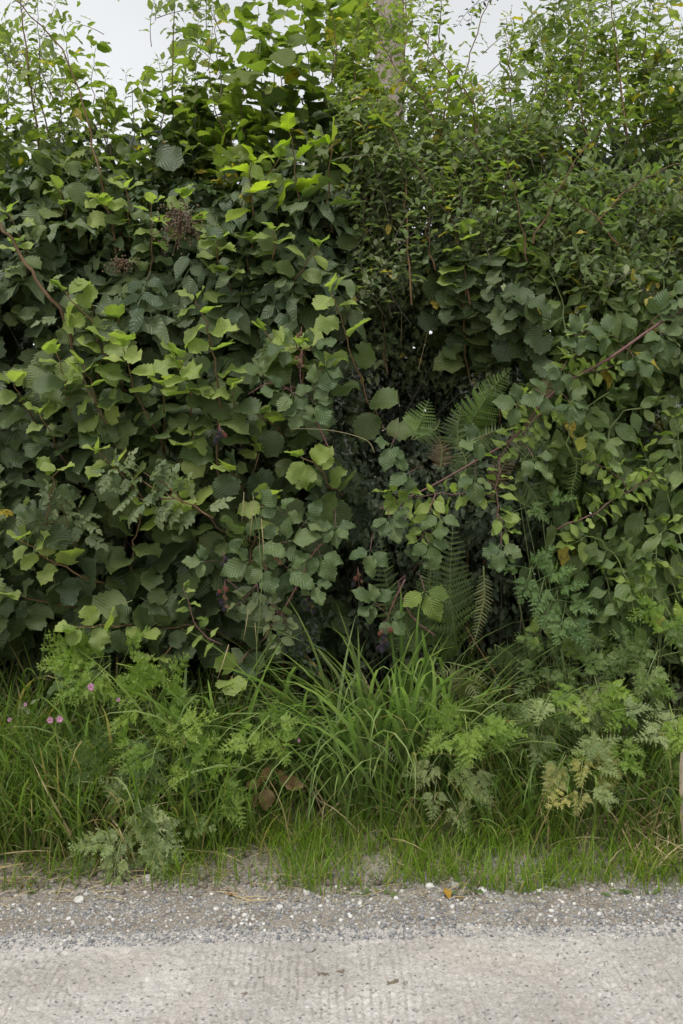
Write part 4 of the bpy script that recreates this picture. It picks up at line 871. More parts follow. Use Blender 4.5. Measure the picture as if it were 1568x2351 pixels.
k6 = Bramble('bramble with serrated veined leaves and ripening fruit left of the dark hollow', (720, 1000, 3.7))
k6.cane([(760, 1040), (720, 960), (670, 900), (620, 880), (570, 905)], 3.62, (.004, .002)); k6.cane([(700, 930), (690, 870), (690, 810)], 3.6, (.003, .0015))
for px, py, a, n, z in ((650, 895, -170, 3, .07), (670, 905, -80, 5, .075), (720, 890, 20, 3, .075), (720, 925, -50, 3, .07), (690, 940, -100, 3, .065), (600, 860, 140, 3, .06), (665, 800, 170, 3, .065), (715, 800, 20, 3, .065), (745, 850, -10, 3, .06)):
    k6.leaf(px, py, 3.56, a, n, z)
k6.berries(693, 832, 3.5, 'wwwww', .018, .014); k6.berries(692, 770, 3.54, 'www', .012, .006); k6.berries(502, 1003, 3.46, 'wbrbbbb', .024, .018)
k8 = Bramble('low bramble with dark leaves lying in the grass at the lower right', (1490, 1790, 3.6))
k8.cane([(1540, 1760), (1510, 1790), (1480, 1800), (1440, 1790)], 3.5, (.003, .0015)); k8.leaf(1500, 1815, 3.42, -70, 3, .07); k8.leaf(1440, 1800, 3.44, -100, 3, .06, 'bramble'); k8.leaf(1530, 1770, 3.45, 20, 3, .06, 'bramble_lime')
k9 = Bramble('bramble shoot with broad leaves in the shade at the lower left', (180, 1580, 3.9))
k9.cane([(200, 1600), (170, 1560), (150, 1530)], 3.7, (.003, .0015)); k9.leaf(165, 1555, 3.65, -160, 3, .075); k9.leaf(190, 1560, 3.66, -30, 3, .07); k9.leaf(215, 1480, 3.7, 60, 3, .07)

# ------------------------------------------------------------------ ferns: frond > pinna
def fern(label, fronds, base):
    b = at(*base); t = thing('fern', label, 'fern', b)
    for path, d, width, mat, lbl in fronds:
        if isinstance(d, (int, float)): d = [d]*len(path)
        P = curve([at(x, y, q) for (x, y), q in zip(path, d)], 14); V, T = tube(P-b, (.0028, .0008), 4)
        fo = put('frond', mesh('frond_stalk', V, T, M['greenstem']), t)
        if lbl: fo['label'] = lbl
        seg = np.concatenate([[0], np.cumsum(np.linalg.norm(np.diff(P, axis=0), axis=1))]); L = seg[-1]; N = int(np.clip(L/.0135, 12, 26))
        for k in range(N):
            f = .10+.88*k/N; q = f*L; p = A([np.interp(q, seg, P[:,c]) for c in range(3)]); p2 = A([np.interp(min(q+.01, L), seg, P[:,c]) for c in range(3)]); p1 = A([np.interp(q-.01, seg, P[:,c]) for c in range(3)]); tg = nz(p2-p1)
            nn = nz(A([.1, -.8, .45])-tg*(A([.1, -.8, .45])@tg)); sd = np.cross(tg, nn); prof = min(1, (f-.02)/.22)**.7*(1-f)**.75*1.35+.06
            for s in (-1, 1):
                tip = sd*s+tg*.42+nn*rng.normal(-.15, .22)+A([0, 0, -.10])
                put('pinna', tmesh('pinna', int(rng.integers(3)), mat), fo, mat4(p-b, frames(A([tip]), A([nn+rng.normal(0, .12, 3)]))[0], width*prof*rng.uniform(.92, 1.06)))
fern('bright fern tip rising from the dark hollow at the centre right', [([(1065, 1020), (1085, 965), (1133, 890), (1175, 845)], [3.75, 3.68, 3.62, 3.58], .085, 'fern_lime', None), ([(1060, 1040), (1050, 990), (1060, 930)], 3.68, .07, 'fern', None), ([(1065, 1020), (1110, 1000), (1160, 980)], 3.66, .07, 'fern', None)], (1065, 1040, 3.7))
fern('small yellow-green fern tip left of the bright fern', [([(945, 1010), (962, 975), (985, 915)], 3.56, .065, 'fern_lime', None), ([(950, 1010), (1000, 985), (1010, 960)], 3.62, .05, 'fern', None)], (950, 1020, 3.6))
fern('dark fern with tall fronds hanging in the shade behind the bright bramble leaflets', [([(945, 1500), (913, 1415), (885, 1325), (872, 1228)], [3.7, 3.58, 3.55, 3.55], .085, 'fern', None), ([(1055, 1520), (1043, 1450), (1033, 1340), (1040, 1205)], [3.72, 3.6, 3.58, 3.6], .135, 'fern', None), ([(960, 1500), (935, 1440), (930, 1400)], 3.6, .08, 'fern', None), ([(1000, 1500), (985, 1400), (990, 1290)], 3.68, .10, 'fern', None),
      ([(1110, 1300), (1112, 1370), (1098, 1440), (1082, 1500)], 3.52, .036, 'fern_dry', 'pale drying narrow frond')], (1010, 1520, 3.75))
fern('little pale fern with three short fronds at the edge of the tall grass', [([(1068, 1610), (1062, 1570), (1035, 1540), (992, 1558)], [3.55, 3.5, 3.46, 3.42], .055, 'fern_dry', None), ([(1068, 1610), (1070, 1570), (1095, 1552), (1122, 1572)], [3.55, 3.5, 3.46, 3.42], .045, 'fern_dry', None), ([(1068, 1600), (1075, 1570), (1092, 1590), (1098, 1625)], [3.55, 3.48, 3.44, 3.40], .045, 'fern_dry', None)], (1068, 1615, 3.55))
fern('dark fern fronds drooping in the shadow above the right verge', [([(1135, 1480), (1170, 1500), (1220, 1548)], 3.66, .07, 'fern', None), ([(1135, 1480), (1150, 1530), (1190, 1575)], 3.7, .06, 'fern', None), ([(1180, 1470), (1230, 1490), (1260, 1530)], 3.7, .06, 'fern', None)], (1135, 1480, 3.75))
fern('pale fern frond lying in the central grass', [([(815, 1690), (850, 1712), (895, 1728), (922, 1752)], [3.5, 3.45, 3.42, 3.40], .055, 'fern_dry', None)], (815, 1690, 3.5))
fern('fern with withered brown fronds in the tangle beneath the thick bramble cane', [([(1130, 1150), (1150, 1080), (1190, 1020), (1240, 990)], 3.52, .045, 'fern_brown', 'withered brown frond'), ([(1060, 1120), (1070, 1060), (1045, 1010)], 3.6, .06, 'fern', None), ([(1200, 1060), (1240, 1010), (1275, 1050)], 3.58, .07, 'fern', None), ([(1200, 1100), (1230, 1140), (1240, 1200)], 3.58, .06, 'fern', None), ([(1245, 920), (1255, 890), (1262, 860)], 3.56, .04, 'fern_brown', 'withered brown frond'), ([(1010, 1080), (1015, 1030), (1000, 1000)], 3.6, .05, 'fern_brown', 'withered brown frond')], (1140, 1150, 3.6))
fern('narrow curled yellow-green fern frond hanging in the dark gap at the right', [([(1325, 1050), (1322, 1090), (1312, 1130), (1318, 1170)], 3.54, .028, 'fern_lime', None)], (1325, 1050, 3.56))

# ------------------------------------------------------------------ cow parsley and tansy: plant > leaf
def parsley(label, fr, base, mat, name='cow_parsley', cat='cow parsley'):
    b = A(base); t = thing(name, label, cat, b)
    for px, py, d, ang, L, *mm in fr:
        p = at(px, py, d); a = math.radians(ang); tip = A([math.cos(a), -rng.uniform(.25, .6), math.sin(a)]); nn = A([rng.normal(0, .25), -.75, .75])
        o = put('leaf', tmesh('parsley', int(rng.integers(5)), mm[0] if mm else mat), t, mat4(p-b, frames(A([tip]), A([nn]))[0], L*.0015*d/3.5))
        r0 = p-b-nz(tip)*L*.00155*.3; q = r0*.45+A([rng.normal(0, .02), .02, .02]); V, T = tube(curve([A([rng.normal(0, .015), 0, -.02]), q, r0], 6), (.0022, .0012), 4); put('stalk', mesh('stalk', V, T, M['greenstem']), t)
def fan(c, n, rx, ry, d, L, mats=None, up=.35, jd=.08):
    out = []; n = int(n*1.25)
    for k in range(n):
        x = c[0]+rng.uniform(-1, 1)*rx; y = c[1]+rng.uniform(-1, 1)*ry
        ang = 90-70*(x-c[0])/rx*1.1 if rng.random() < up else -90+60*(x-c[0])/max(rx, 1)+rng.normal(0, 25)
        if rng.random() < .4: ang = (0 if x > c[0] else 180)+rng.normal(0, 30)
        e = (x, y, d+rng.uniform(-jd, jd)-.0006*(y-c[1]), ang, L*rng.uniform(.75, 1.2)); out.append(e+((mats[rng.integers(len(mats))],) if mats else ()))
    return out
def vb(px, d): x = (px-784)/784*TH*d; return (x, d, float(bank_z(A(x), A(d))))
parsley('large bright green cow parsley plant with lacy leaves in the left verge', fan((350, 1640), 9, 70, 60, 3.48, 90)+fan((380, 1770), 12, 80, 75, 3.34, 85, ['parsley', 'parsley', 'parsley_dark'])+[(500, 1800, 3.30, -10, 85), (520, 1830, 3.28, -50, 80), (470, 1760, 3.34, 20, 85), (410, 1680, 3.34, 40, 110), (370, 1590, 3.45, 60, 110), (330, 1600, 3.45, 100, 110)], vb(370, 3.58), 'parsley')
parsley('dark green lower leaves of a cow parsley beside the pale one, left verge', fan((240, 1770), 10, 80, 70, 3.36, 100)+fan((400, 1930), 9, 60, 50, 3.24, 80), vb(300, 3.48), 'parsley_dark')
parsley('silvery pale cow parsley leaves spilling over the soil at the lower left', [(320, 1850, 3.20, -70, 135), (350, 1890, 3.18, -40, 110), (290, 1900, 3.18, -120, 110), (290, 1830, 3.25, 130, 80), (270, 1930, 3.18, 170, 110), (230, 1920, 3.23, 200, 80), (270, 1960, 3.16, -100, 95), (340, 1930, 3.16, -60, 100), (210, 1960, 3.22, -120, 60)], vb(300, 3.42), 'parsley_pale')
parsley('deep green feathery cow parsley in the shade under the left hazel', fan((240, 1530), 10, 60, 35, 3.5, 95)+[(290, 1500, 3.5, 60, 90), (190, 1520, 3.48, 160, 85)], vb(240, 3.75), 'parsley')
parsley('small bright cow parsley tuft left of the tall central grass', fan((605, 1680), 7, 35, 22, 3.30, 70), vb(600, 3.55), 'parsley')
parsley('bright yellow-green cow parsley leaf drooping right of the tall central grass', fan((1075, 1675), 9, 45, 25, 3.28, 85), vb(1075, 3.6), 'parsley')
parsley('cow parsley with pale hanging leaves low in the grass right of centre', [(1000, 1745, 3.36, -130, 80), (1040, 1750, 3.36, -50, 90), (1080, 1770, 3.34, -60, 95), (1000, 1810, 3.33, -100, 70), (1040, 1840, 3.32, -60, 80), (1060, 1800, 3.33, -20, 80), (980, 1760, 3.36, 190, 60), (960, 1640, 3.42, 90, 60, 'parsley_pale')], vb(1030, 3.5), 'parsley_pale')
parsley('feathery blue-green tansy plumes arching at the right of the hedge', [(1165, 1295, 3.5, 150, 55), (1195, 1300, 3.5, 170, 75), (1225, 1305, 3.48, 60, 70), (1215, 1320, 3.48, -110, 70), (1250, 1325, 3.47, 30, 75), (1245, 1345, 3.47, -110, 75), (1275, 1350, 3.46, 20, 75), (1270, 1375, 3.46, -120, 75), (1300, 1380, 3.46, -10, 75), (1295, 1405, 3.46, -110, 80), (1310, 1420, 3.45, -60, 80), (1190, 1170, 3.55, 200, 60), (1210, 1160, 3.55, -30, 65), (1260, 1150, 3.55, 20, 65)], (at(1300, 1600, 3.75)[0], 3.75, .25), 'parsley_blue', 'tansy', 'tansy')
parsley('big tangled cow parsley patch below the hedge in the right verge', fan((1285, 1490), 8, 60, 45, 3.5, 80)+fan((1330, 1590), 13, 100, 55, 3.42, 80, ['parsley', 'parsley_dark', 'parsley_pale'])+fan((1400, 1520), 5, 60, 45, 3.52, 80), vb(1320, 3.7), 'parsley_dark')
parsley('bright cow parsley at the far right in front of the spindle', fan((1480, 1600), 7, 70, 40, 3.42, 75, ['parsley', 'parsley_dark'])+fan((1530, 1400), 7, 40, 40, 3.55, 90)+fan((1520, 1500), 6, 40, 30, 3.5, 90, ['parsley_dark']), vb(1500, 3.7), 'parsley')
parsley('yellowing cow parsley leaves hanging low in the right verge', fan((1330, 1770), 12, 55, 60, 3.30, 68, ['parsley_gold', 'parsley_pale', 'parsley_gold'], .1), vb(1335, 3.5), 'parsley_gold')
parsley('pale grey-green cow parsley seedling leaves above the yellowing plant', fan((1385, 1690), 9, 40, 45, 3.32, 70, ['parsley_pale', 'parsley'], .2)+fan((1240, 1640), 7, 40, 40, 3.46, 80, ['parsley_dark', 'parsley_pale'], .2), vb(1385, 3.56), 'parsley_pale')
parsley('cow parsley clump cut by the right edge above the stake', fan((1560, 1650), 8, 35, 35, 3.34, 75, ['parsley_pale', 'parsley'], .2), vb(1560, 3.6), 'parsley')

# ------------------------------------------------------------------ holly, dock, flowers, seed heads
ho = Shrub('holly_sprig', 'glossy dark holly sprig in the shade right of the hanging blackthorn spray', 'holly', at(700, 1520, 3.7))
ho.stem([at(710, 1530, 3.7), at(700, 1480, 3.62), at(690, 1430, 3.58)], (.003, .0015), 'greystem')
for k in range(26):
    f = rng.random(); a = rng.uniform(0, 6.28); ho.leaf('dock', at(695+rng.normal(0, 26), 1440+90*f, 3.58+rng.uniform(-.04, .06)), (math.cos(a), -.3, math.sin(a)), (rng.normal(0, .4), -.6, .7), .042, 'holly')
dk = Shrub('dock_plant', 'withered brown dock leaves crumpled in the verge left of the tall grass', 'dock', vb(625, 3.45))
for px, py, a, z in ((620, 1760, -120, .10), (640, 1770, -60, .10), (600, 1790, 200, .09), (655, 1790, -20, .09), (615, 1810, -100, .10), (590, 1820, 230, .08), (640, 1740, 60, .08), (420, 1690, -30, .06)):
    ar = math.radians(a); dk.leaf('bramble', at(px, py, 3.36), (math.cos(ar), -.4, math.sin(ar)), (rng.normal(0, .7), -.7, .5+rng.normal(0, .4)), z*.72, 'dead')
for px in (610, 630, 645): dk.stem([vb(625, 3.45), at(px, 1800, 3.38), at(px+rng.normal(0, 8), 1740, 3.37)], (.002, .0012), 'canemat', 'stalk')
def campion(px, py, d, label, s=.012):
    c = at(px, py, d); g_ = vb(px, d+.15); b = A(g_); t = thing('campion_flower', label, 'flower', b)
    V, T = tube(curve([A([0, 0, -.02]), (c-b)*.55+A([.01, 0, .02]), c-b], 8), (.0012, .0009), 4); put('stalk', mesh('stalk', V, T, M['greenstem']), t)
    pv = A([(0, 0, 0), (-.35, .5, .05), (-.5, 1, 0), (-.12, .85, .04), (.12, .85, .04), (.5, 1, 0), (.35, .5, .05)]); pt = A([(0, 1, 3), (1, 2, 3), (0, 3, 4), (0, 4, 6), (4, 5, 6)])
    pm = mesh('petal', pv, pt, M['petal'], np.zeros((7, 2)))
    for k in range(5):
        a = k*2*math.pi/5+rng.normal(0, .1); put('petal', pm, t, mat4(c-b, frames(A([[math.cos(a), -.15, math.sin(a)]]), A([[.1, -1, .3]]))[0], s*rng.uniform(.85, 1.1)))
    V, T = subdiv(icoV, icoT); put('calyx', mesh('calyx', V*A([.0035, .006, .0035])+A([0, .004, -.001])+(c-b), T, M['purple']), t)
campion(208, 1577, 3.45, 'single pink campion flower held highest below the left hazel', .014); campion(115, 1653, 3.42, 'pink campion flower on the left of a close pair in the left grass'); campion(137, 1650, 3.42, 'pink campion flower on the right of a close pair in the left grass', .013)
campion(22, 1652, 3.42, 'small mauve campion flower at the far left edge', .008); campion(686, 1700, 3.38, 'tiny pink campion flower in the grass at the centre', .006); campion(272, 1606, 3.45, 'small half-closed pink campion flower beside the cow parsley', .007); campion(58, 1617, 3.44, 'small deep pink campion flower above the left edge grass', .007)

# ------------------------------------------------------------------ grass
PL = [(370, 3.45, .20), (1330, 3.5, .22), (1030, 3.42, .10), (280, 3.3, .12)]
def gscatter(n, xr, yr, hmin, hmax, mat, kind='blade', lean=.35, dens=None, thin_=.5):
    x = rng.uniform(*xr, n); y = rng.uniform(*yr, n)
    k = np.ones(n, bool) if dens is None else rng.random(n) < dens(x, y)
    for q_, d_, w_ in PL: k &= rng.random(n) > thin_*np.exp(-((x-(q_-784)/784*TH*d_)/w_)**2-((y-d_)/.18)**2)
    x, y = x[k], y[k]; n = len(x)
    az = rng.uniform(0, 6.28, n); up = np.stack([lean*np.cos(az)*rng.random(n), lean*np.sin(az)*rng.random(n)-.12, np.ones(n)], 1)
    fc = np.stack([-np.cos(az)+rng.normal(0, .3, n), -np.sin(az)+.5+rng.normal(0, .3, n), 0*x], 1)
    h = rng.uniform(hmin, hmax, n)
    return (kind, rng.integers(0, len(TPL[kind]), n), np.stack([x, y, bank_z(x, y)-.01], 1), frames(up, fc), h, rng.random(n), mat)
left = lambda x, y: np.clip(.15+1.2*sstep(-.35, -.75, x)+.55*sstep(.2, .55, fbm(x*2.5, y*2.5, 41)), 0, 1)
clm = lambda f, s, lo=.35, hi=.6, mn=.1: (lambda x, y: np.clip(mn+sstep(lo, hi, fbm(x*f, y*f, s)), 0, 1))
G = []
G.append(gscatter(3800, (-1.8, 1.8), (3.26, 3.85), .16, .38, 'grass_fine', 'blade', .6, clm(3.5, 42, .42, .62, .04)))
G.append(gscatter(3800, (-1.8, -.45), (3.24, 3.8), .2, .46, 'grass_fine', 'blade', .6))
G.append(gscatter(1300, (-1.8, -.3), (3.26, 3.75), .25, .5, 'grass', 'blade', .6))
G.append(gscatter(1800, (-.5, 1.6), (3.3, 3.8), .2, .42, 'grass', 'blade', .6, clm(3, 43)))
G.append(gscatter(2600, (-1.8, 1.8), (3.5, 4.2), .2, .5, 'grass_fine', 'blade', .6, clm(2.5, 45, .45, .65, .05)))
for q_ in ((-3.1, -1.7), (1.6, 3.1)): G += [gscatter(3500, q_, (3.26, 4.0), .2, .46, 'grass_fine', 'blade', .6), gscatter(900, q_, (3.3, 3.8), .25, .5, 'grass', 'blade', .6)]
tag(put('verge_grass', pack(G, 'verge_grass')), 'tangled long green grass growing on the bank under the hedge', 'grass', kind='stuff')
edg = lambda x, y: np.clip(sstep(0, .07, y-3.025-.13*fbm(x*4.5, 0*x, 46))*(.24+sstep(.36, .58, fbm(x*5.2, y*9, 47))), 0, 1)*np.where(x > -.25, 1., .55)
G = [gscatter(17000, (-1.8, 1.8), (3.07, 3.5), .04, .17, 'grass_short', 'blade_s', .8, edg), gscatter(5500, (-1.8, 1.8), (3.09, 3.45), .04, .10, 'grass_fine', 'blade_s', .9, edg)]
for q_ in ((-3.1, -1.8), (1.8, 3.1)): G.append(gscatter(5000, q_, (3.07, 3.5), .04, .17, 'grass_short', 'blade_s', .8, edg))
tag(put('short_grass', pack(G, 'short_grass')), 'short bright green grass along the foot of the verge', 'grass', kind='stuff')
# straw and dead stalks
def straw(n, xr, yr, lmin, lmax, flat=.25, dens=None):
    x = rng.uniform(*xr, n); y = rng.uniform(*yr, n)
    if dens is not None: k = rng.random(n) < dens(x, y); x, y = x[k], y[k]; n = len(x)
    az = rng.uniform(0, 6.28, n); up = np.stack([np.cos(az), np.sin(az)*.6, flat*rng.random(n)], 1); L = rng.uniform(lmin, lmax, n)
    return ('blade_s', rng.integers(0, 4, n), np.stack([x, y, bank_z(x, y)+.006], 1), frames(up, A([0, -.3, 1])+rng.normal(0, .2, (n, 3))), L, rng.random(n), 'straw')
tag(put('dry_straw', pack([straw(620, (-1.7, 1.7), (3.03, 3.30), .04, .13, .3, clm(3.3, 51, .45, .6, .05)), straw(1000, (-1.7, 1.7), (3.33, 3.9), .1, .30, 1.6), straw(420, (-1.5, -.6), (3.25, 3.6), .15, .38, 1.8), straw(320, (.95, 1.6), (3.18, 3.45), .08, .22, 1.2), straw(160, (-1.3, -.25), (3.15, 3.3), .06, .14, .6)], 'dry_straw')),
    'bleached straw and dead grass stalks strewn at the foot of the verge', 'straw', kind='stuff')
def tussock(label, c, n, spread, lmin, lmax, mat='grass', bias=(0, -.2), vv=None):
    b = A(vb(*c)); t = thing('grass_tussock', label, 'grass tussock', b, 'tussocks of tall grass on the verge')
    for k in range(n):
        q = A([rng.normal(0, spread), rng.normal(0, spread*.5), 0]); q[2] = float(bank_z(A(b[0]+q[0]), A(b[1]+q[1])))-b[2]-.01; az_ = rng.uniform(0, 6.28); l = rng.uniform(.15, .6)
        up = A([math.cos(az_)*l+bias[0]+q[0]*1.2, math.sin(az_)*l*.6+bias[1], 1]); fc = A([-up[0]+rng.normal(0, .15), -up[1]+rng.normal(0, .15), .2])
        v = int(rng.choice(vv) if vv else rng.integers(7)); put('blade', tmesh('broad', v, mat), t, mat4(q, frames(A([up]), A([fc]))[0], rng.uniform(lmin, lmax)))
M['grass_big'] = leafmat('broad_grass_blade', (.165, .250, .066), (.280, .350, .125), .34, veins=None, yellow=.07, spots=0, tcol=(1.6, 2.1, .9), ycol=(.36, .28, .12))
tussock('largest tussock of tall arching bright green grass at the centre of the verge', (880, 3.66), 230, .13, .46, .92, 'grass_big', (-.10, -.24))
tussock('tussock of grass leaning left beside the main central tussock', (800, 3.56), 85, .09, .42, .75, 'grass_big', (-.28, -.28))
tussock('tussock of broad grass on the right side of the main central tussock', (960, 3.58), 90, .09, .42, .75, 'grass_big', (.10, -.25))
tussock('grass tussock with long blades hanging under the left blackberries', (520, 3.62), 45, .07, .5, .8, 'grass_big', (0, -.2))
tussock('grass tussock under the cow parsley patch on the right', (1270, 3.52), 75, .10, .3, .52, 'grass_big', (.1, -.3))
tussock('grass tussock at the left edge arching over the soil', (70, 3.52), 90, .13, .34, .6, 'grass_big', (.05, -.25))
tussock('grass tussock in the left verge below the campion flowers', (200, 3.6), 60, .10, .34, .6, 'grass_big', (.1, -.2))
tussock('low grass tussock left of the pale stake at the right edge', (1450, 3.5), 60, .10, .28, .48, 'grass_big', (0, -.25))
tussock('thin grass tussock standing up the far left side of the hedge foot', (30, 3.85), 60, .12, .45, .7, 'grass', (0, -.1))
# long single stalks leaning across
def stalk(label, path, d, r, mat='straw'):
    P = curve([at(x, y, d) for x, y in path], 14); b = P[0]; V, T = tube(P-b, r, 4); o = put('dry_stalk', mesh('dry_stalk', V, T, M[mat], np.full((len(V), 2), .5))); o.location = tuple(b); tag(o, label, 'stalk')
stalk('thin bleached stalk arching into the dark hollow from the left', [(860, 1040), (840, 1010), (760, 988), (670, 984)], 3.52, (.0016, .0008))
stalk('straight bleached stem leaning inside the dark hollow', [(960, 850), (970, 810), (985, 750)], 3.9, (.0012, .0008))
stalk('pale dead twig standing in the hollow thicket', [(920, 790), (922, 740), (918, 690), (905, 670)], 3.95, (.0015, .001))
stalk('bleached stalk sloping across the lower left grass to the soil', [(40, 2000), (80, 1920), (150, 1810), (170, 1780)], 3.36, (.0022, .0012))
stalk('dry reddish stalk leaning right beneath the dark fern', [(1140, 1550), (1100, 1490), (1070, 1440)], 3.48, (.0014, .001), 'stem')
stalk('long pale stalk lying on the right soil edge', [(1330, 1955), (1400, 1985), (1480, 2000), (1550, 2010)], 3.28, (.0016, .0012))
sh = Shrub('seed_grass', 'dry beige grass leaves drooping before the bramble at the left of centre', 'dry grass', vb(570, 3.7))
for x0, y0, x1, y1 in ((560, 1130, 556, 1200), (582, 1140, 575, 1240), (600, 1190, 608, 1290), (585, 1430, 590, 1480), (570, 1400, 560, 1470), (525, 1480, 500, 1560)):
    c0, c1 = at(x0, y0, 3.42), at(x1, y1, 3.42); put('blade', tmesh('blade', 1, 'straw'), sh.t, mat4(c0-sh.base, frames(A([c1-c0]), A([[.2, -1, .2]]))[0], np.linalg.norm(c1-c0)*1.15))
sh.stem([vb(570, 3.7), at(590, 1500, 3.5), at(600, 1300, 3.43), at(580, 1130, 3.42)], (.002, .001), 'greenstem', 'stalk')
# white seed down caught in the dark thicket
TPL['tuft'] = []
for q in range(4):
    V, T = [], []
    for k in range(9):
        d_ = nz(g0.normal(size=3)+A([0, -.3, 0])); s_ = nz(np.cross(d_, g0.normal(size=3)))*.085; o_ = len(V); V += [s_, -s_, d_*g0.uniform(.5, 1)]; T.append((o_, o_+1, o_+2))
    TPL['tuft'].append((A(V), A(T), np.zeros((len(V), 2))))
def down(n, gx, gy, sx, sy):
    px, py = rng.normal(gx, sx, n), rng.normal(gy, sy, n); P = A([(px-784)/784*TH*3.9, 0*px, CAMH-(py-1175.5)/1175.5*TV*3.9]).T; d = yfront(P[:,0], P[:,2])+rng.uniform(-.06, .10, n)
    P = np.stack([P[:,0]/3.9*d, d, CAMH+(P[:,2]-CAMH)/3.9*d], 1); return ('tuft', rng.integers(0, 4, n), P, frames(rng.normal(size=(n, 3)), rng.normal(size=(n, 3))), rng.uniform(.009, .026, n), rng.random(n), 'down')
tag(put('seed_down', pack([down(420, 880, 930, 80, 60), down(240, 1110, 830, 50, 45), down(170, 800, 860, 60, 50), down(120, 600, 1040, 40, 14), down(70, 1500, 950, 40, 40), down(50, 780, 1010, 40, 30)], 'seed_down')), 'white wisps of seed down caught on the dark thicket in the hollow', 'seed down', kind='stuff')

# hedge interior: bare twigs and shaded leaves
L = []
for k in range(200):
    x = rng.uniform(-1.9, 1.9); d = rng.uniform(4.0, 4.8); z0 = float(bank_z(A(x), A(d))); h = rng.uniform(.5, 2.0)
    P = curve([(x, d, z0), (x+rng.normal(0, .08), d+rng.normal(0, .08), z0+h*.5), (x+rng.normal(0, .4), d+rng.normal(-.05, .2), z0+h)], 5); L.append(tube(P, (rng.uniform(.003, .009), .0015), 4))
V, T = join(L); tag(put('hedge_twigs', mesh('hedge_twigs', V, T, M['trunk'])), 'bare brown twigs crowded inside the shaded hedge', 'twigs', kind='stuff')
bk = Shrub('hedge_back', 'inner shaded leaves at the dark back of the hedge', 'foliage', (0, 4.9, .42)); COL.objects.unlink(bk.t); bpy.data.objects.remove(bk.t)
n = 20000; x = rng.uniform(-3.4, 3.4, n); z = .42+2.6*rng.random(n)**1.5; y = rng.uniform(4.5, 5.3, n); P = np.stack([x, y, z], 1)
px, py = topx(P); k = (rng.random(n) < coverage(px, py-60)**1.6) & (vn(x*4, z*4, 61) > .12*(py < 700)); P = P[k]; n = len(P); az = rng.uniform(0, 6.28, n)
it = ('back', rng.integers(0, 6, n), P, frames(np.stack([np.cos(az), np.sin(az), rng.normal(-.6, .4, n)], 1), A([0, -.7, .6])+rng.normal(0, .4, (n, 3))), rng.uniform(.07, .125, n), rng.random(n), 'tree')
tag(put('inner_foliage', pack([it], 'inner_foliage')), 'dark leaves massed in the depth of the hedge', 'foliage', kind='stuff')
n = 1500; x = rng.uniform(-1.8, 1.8, n); y = rng.uniform(3.75, 4.5, n); az = rng.uniform(0, 6.28, n)
tag(put('leaf_litter', pack([('small', rng.integers(0, 5, n), np.stack([x, y, bank_z(x, y)+.01], 1), frames(np.stack([np.cos(az), np.sin(az), 0*x], 1), A([0, 0, 1])+rng.normal(0, .3, (n, 3))), rng.uniform(.03, .06, n), rng.random(n), 'dead')], 'leaf_litter')), 'brown dead leaves lying under the hedge', 'leaf litter', kind='stuff')
# low weeds at the hedge foot
n = 2600; x = rng.uniform(-1.8, 1.8, n); y = rng.uniform(3.5, 4.15, n); k = fbm(x*4, y*4, 71) > .45; x, y = x[k], y[k]; n = len(x); az = rng.uniform(0, 6.28, n); hz = rng.random(n)**1.5*.32
tag(put('ground_ivy', pack([('small', rng.integers(0, 5, n), np.stack([x, y, bank_z(x, y)+.02+hz], 1), frames(np.stack([np.cos(az), np.sin(az)-.3, -.4+0*x], 1), A([0, -.5, .8])+rng.normal(0, .3, (n, 3))), rng.uniform(.025, .05, n), rng.random(n), 'black')], 'ground_ivy')), 'low small-leaved weeds creeping among the grass stems', 'weeds', kind='stuff')

n = 900; x = rng.uniform(-1.7, 1.7, n); y = rng.uniform(3.07, 3.35, n); k = fbm(x*6, y*9, 73) > .56; x, y = x[k], y[k]; n = len(x); az = rng.uniform(0, 6.28, n)
tag(put('seedlings', pack([('small', rng.integers(0, 5, n), np.stack([x, y, bank_z(x, y)+.008], 1), frames(np.stack([np.cos(az), np.sin(az), .35+0*x], 1), A([0, -.4, 1])+rng.normal(0, .3, (n, 3))), rng.uniform(.012, .030, n), rng.random(n), 'parsley_dark')], 'seedlings')), 'tiny green seedlings creeping over the bare soil edge', 'weeds', kind='stuff')
# ------------------------------------------------------------------ stones and fallen leaves one can point to
def gpt(px, py, zf=lambda x, y: max(float(bank_z(A(x), A(y))), float(road_z(A(x), A(y))))):
    f = (py-1175.5)/1175.5*TV; z = 0.
    for _ in range(6): d = (CAMH-z)/f; x = (px-784)/784*TH*d; z = zf(x, d)
    return A([x, d, z])
RM = {}
def stone(px, py, wpx, label, mat='pale_stone', group=None, v=None, name='stone'):
    p = gpt(px, py); v = int(rng.integers(8)) if v is None else v; s = wpx*.5*2*TH*p[1]/1568*1.05
    if (v, mat) not in RM: RM[v, mat] = mesh('stone', TPL['rock'][v][0], TPL['rock'][v][1], M[mat], smooth=False)
    R = rotz(A([rng.uniform(0, 6.28)]), .15)[0]; o = put(name, RM[v, mat], None, mat4(p+A([0, 0, s*.28]), R, s)); tag(o, label, 'stone', group)
stone(183, 2070, 27, 'white angular stone lying on the soil edge at the left'); stone(710, 2182, 24, 'rounded grey stone sitting alone on the pale concrete', 'grey_stone')
stone(1274, 1992, 22, 'white stone perched in the grass edge at the right'); stone(705, 2049, 16, 'white pebble on the soil at the middle of the gravel strip')
stone(988, 2038, 22, 'pale flat stone half buried on the soil right of centre'); stone(1375, 2100, 14, 'tall white pebble standing in the gravel on the right'); stone(1181, 2196, 13, 'small white egg-shaped pebble on the concrete')
stone(1238, 2040, 22, 'long pale stone on the soil edge below the right grass'); stone(1107, 2046, 20, 'pale stone right of the fallen yellow leaf'); stone(1045, 2024, 24, 'flat grey stone at the grass edge above the fallen leaf', 'grey_stone')
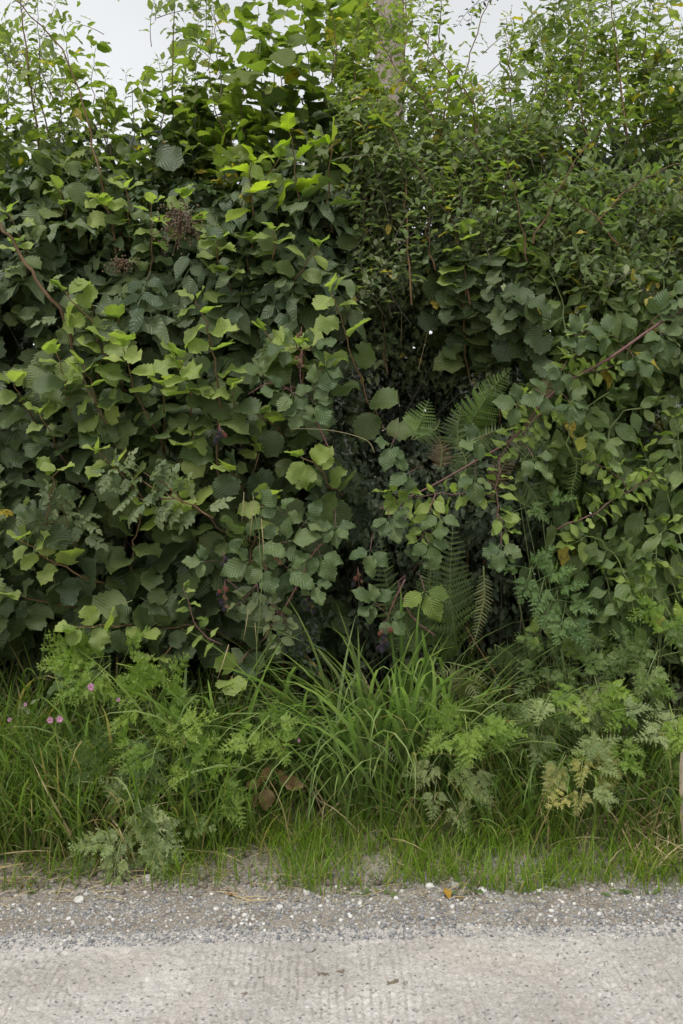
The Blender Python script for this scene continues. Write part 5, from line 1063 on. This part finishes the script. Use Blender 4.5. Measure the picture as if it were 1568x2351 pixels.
stone(992, 2175, 13, 'dull grey pebble at the lower edge of the gravel right of centre', 'grey_stone'); stone(642, 2085, 18, 'cream stone in the gravel left of centre'); stone(495, 2090, 16, 'pale grey stone in the gravel below the left soil clods')
stone(342, 2020, 24, 'pale stone at the grass foot below the left cow parsley'); stone(1405, 2028, 14, 'white pebble on the soil near the right edge'); stone(55, 2063, 22, 'buff flat stone on the soil at the far left', 'grey_stone'); stone(385, 2095, 13, 'grey blue chip in the gravel left of centre', 'grey_stone')
for k in range(64):
    px = rng.uniform(0, 1568); stone(px, 2150-38*px/1568-rng.uniform(5, 95), rng.uniform(7, 13), 'small pale pebble in the loose gravel strip', 'pale_stone' if rng.random() < .7 else 'grey_stone', 'small pebbles in the gravel', name='pebble')
fl = Shrub('fallen_leaf', 'yellow leaf fallen beside a brown scrap on the gravel right of centre', 'leaf', gpt(1030, 2066))
fl.leaf('ovate', fl.base+A([0, 0, .006]), (-.1, .7, .35), (.2, -.5, .8), .045, 'fallen'); fl.leaf('small', fl.base+A([.02, 0, .006]), (1, .2, .2), (0, -.4, 1), .032, 'dead')
for px, py, lb in ((520, 2058, 'dry brown leaf scrap on the left soil'), (818, 2010, 'dry tan leaf at the grass foot near the centre'), (52, 2016, 'orange-brown dead leaf on the soil at the far left')):
    p = gpt(px, py); q = put('fallen_leaf', tmesh('small', 1, 'dead' if px != 52 else 'fallen'), None, mat4(p+A([0, 0, .006]), frames(A([[.8, .3, .1]]), A([[.1, -.4, 1]]))[0], .035)); tag(q, lb, 'leaf')
# dark mud pats on the concrete
m, nt, p_, _ = newmat('dried_mud'); nt.links.new(mixc(nt, noise(nt, 60, 4, objco(nt)), (.15, .12, .085), (.23, .185, .13)), p_.inputs['Base Color']); p_.inputs['Roughness'].default_value = 1; M['mud'] = m
for px, py, w, lb in ((742, 2237, 26, 'brown scrap of dried mud on the concrete below the grey stone'), (782, 2233, 22, 'thin streak of dried mud right of the mud scrap'), (908, 2257, 44, 'broad crumbly pat of dried mud on the concrete right of centre'), (597, 2245, 14, 'small spot of dried mud on the concrete at the left of the others'), (560, 2282, 16, 'dark mud crumb low on the concrete')):
    p = gpt(px, py); L = []; r_ = w*.5*2*TH*p[1]/1568
    for k in range(22): q = A([rng.normal(0, r_*.5), rng.normal(0, r_*.28), 0]); L.append((TPL['pebble'][k % 8][0]*A([1, 1, .45])*rng.uniform(.12, .34)*r_+q, icoT))
    V, T = join(L); o = put('mud_pat', mesh('mud_pat', V, T, M['mud'])); o.location = tuple(p+A([0, 0, .002])); tag(o, lb, 'mud')
print('objects', len(bpy.data.objects), 'triangles', sum(len(m_.polygons) for m_ in bpy.data.meshes))
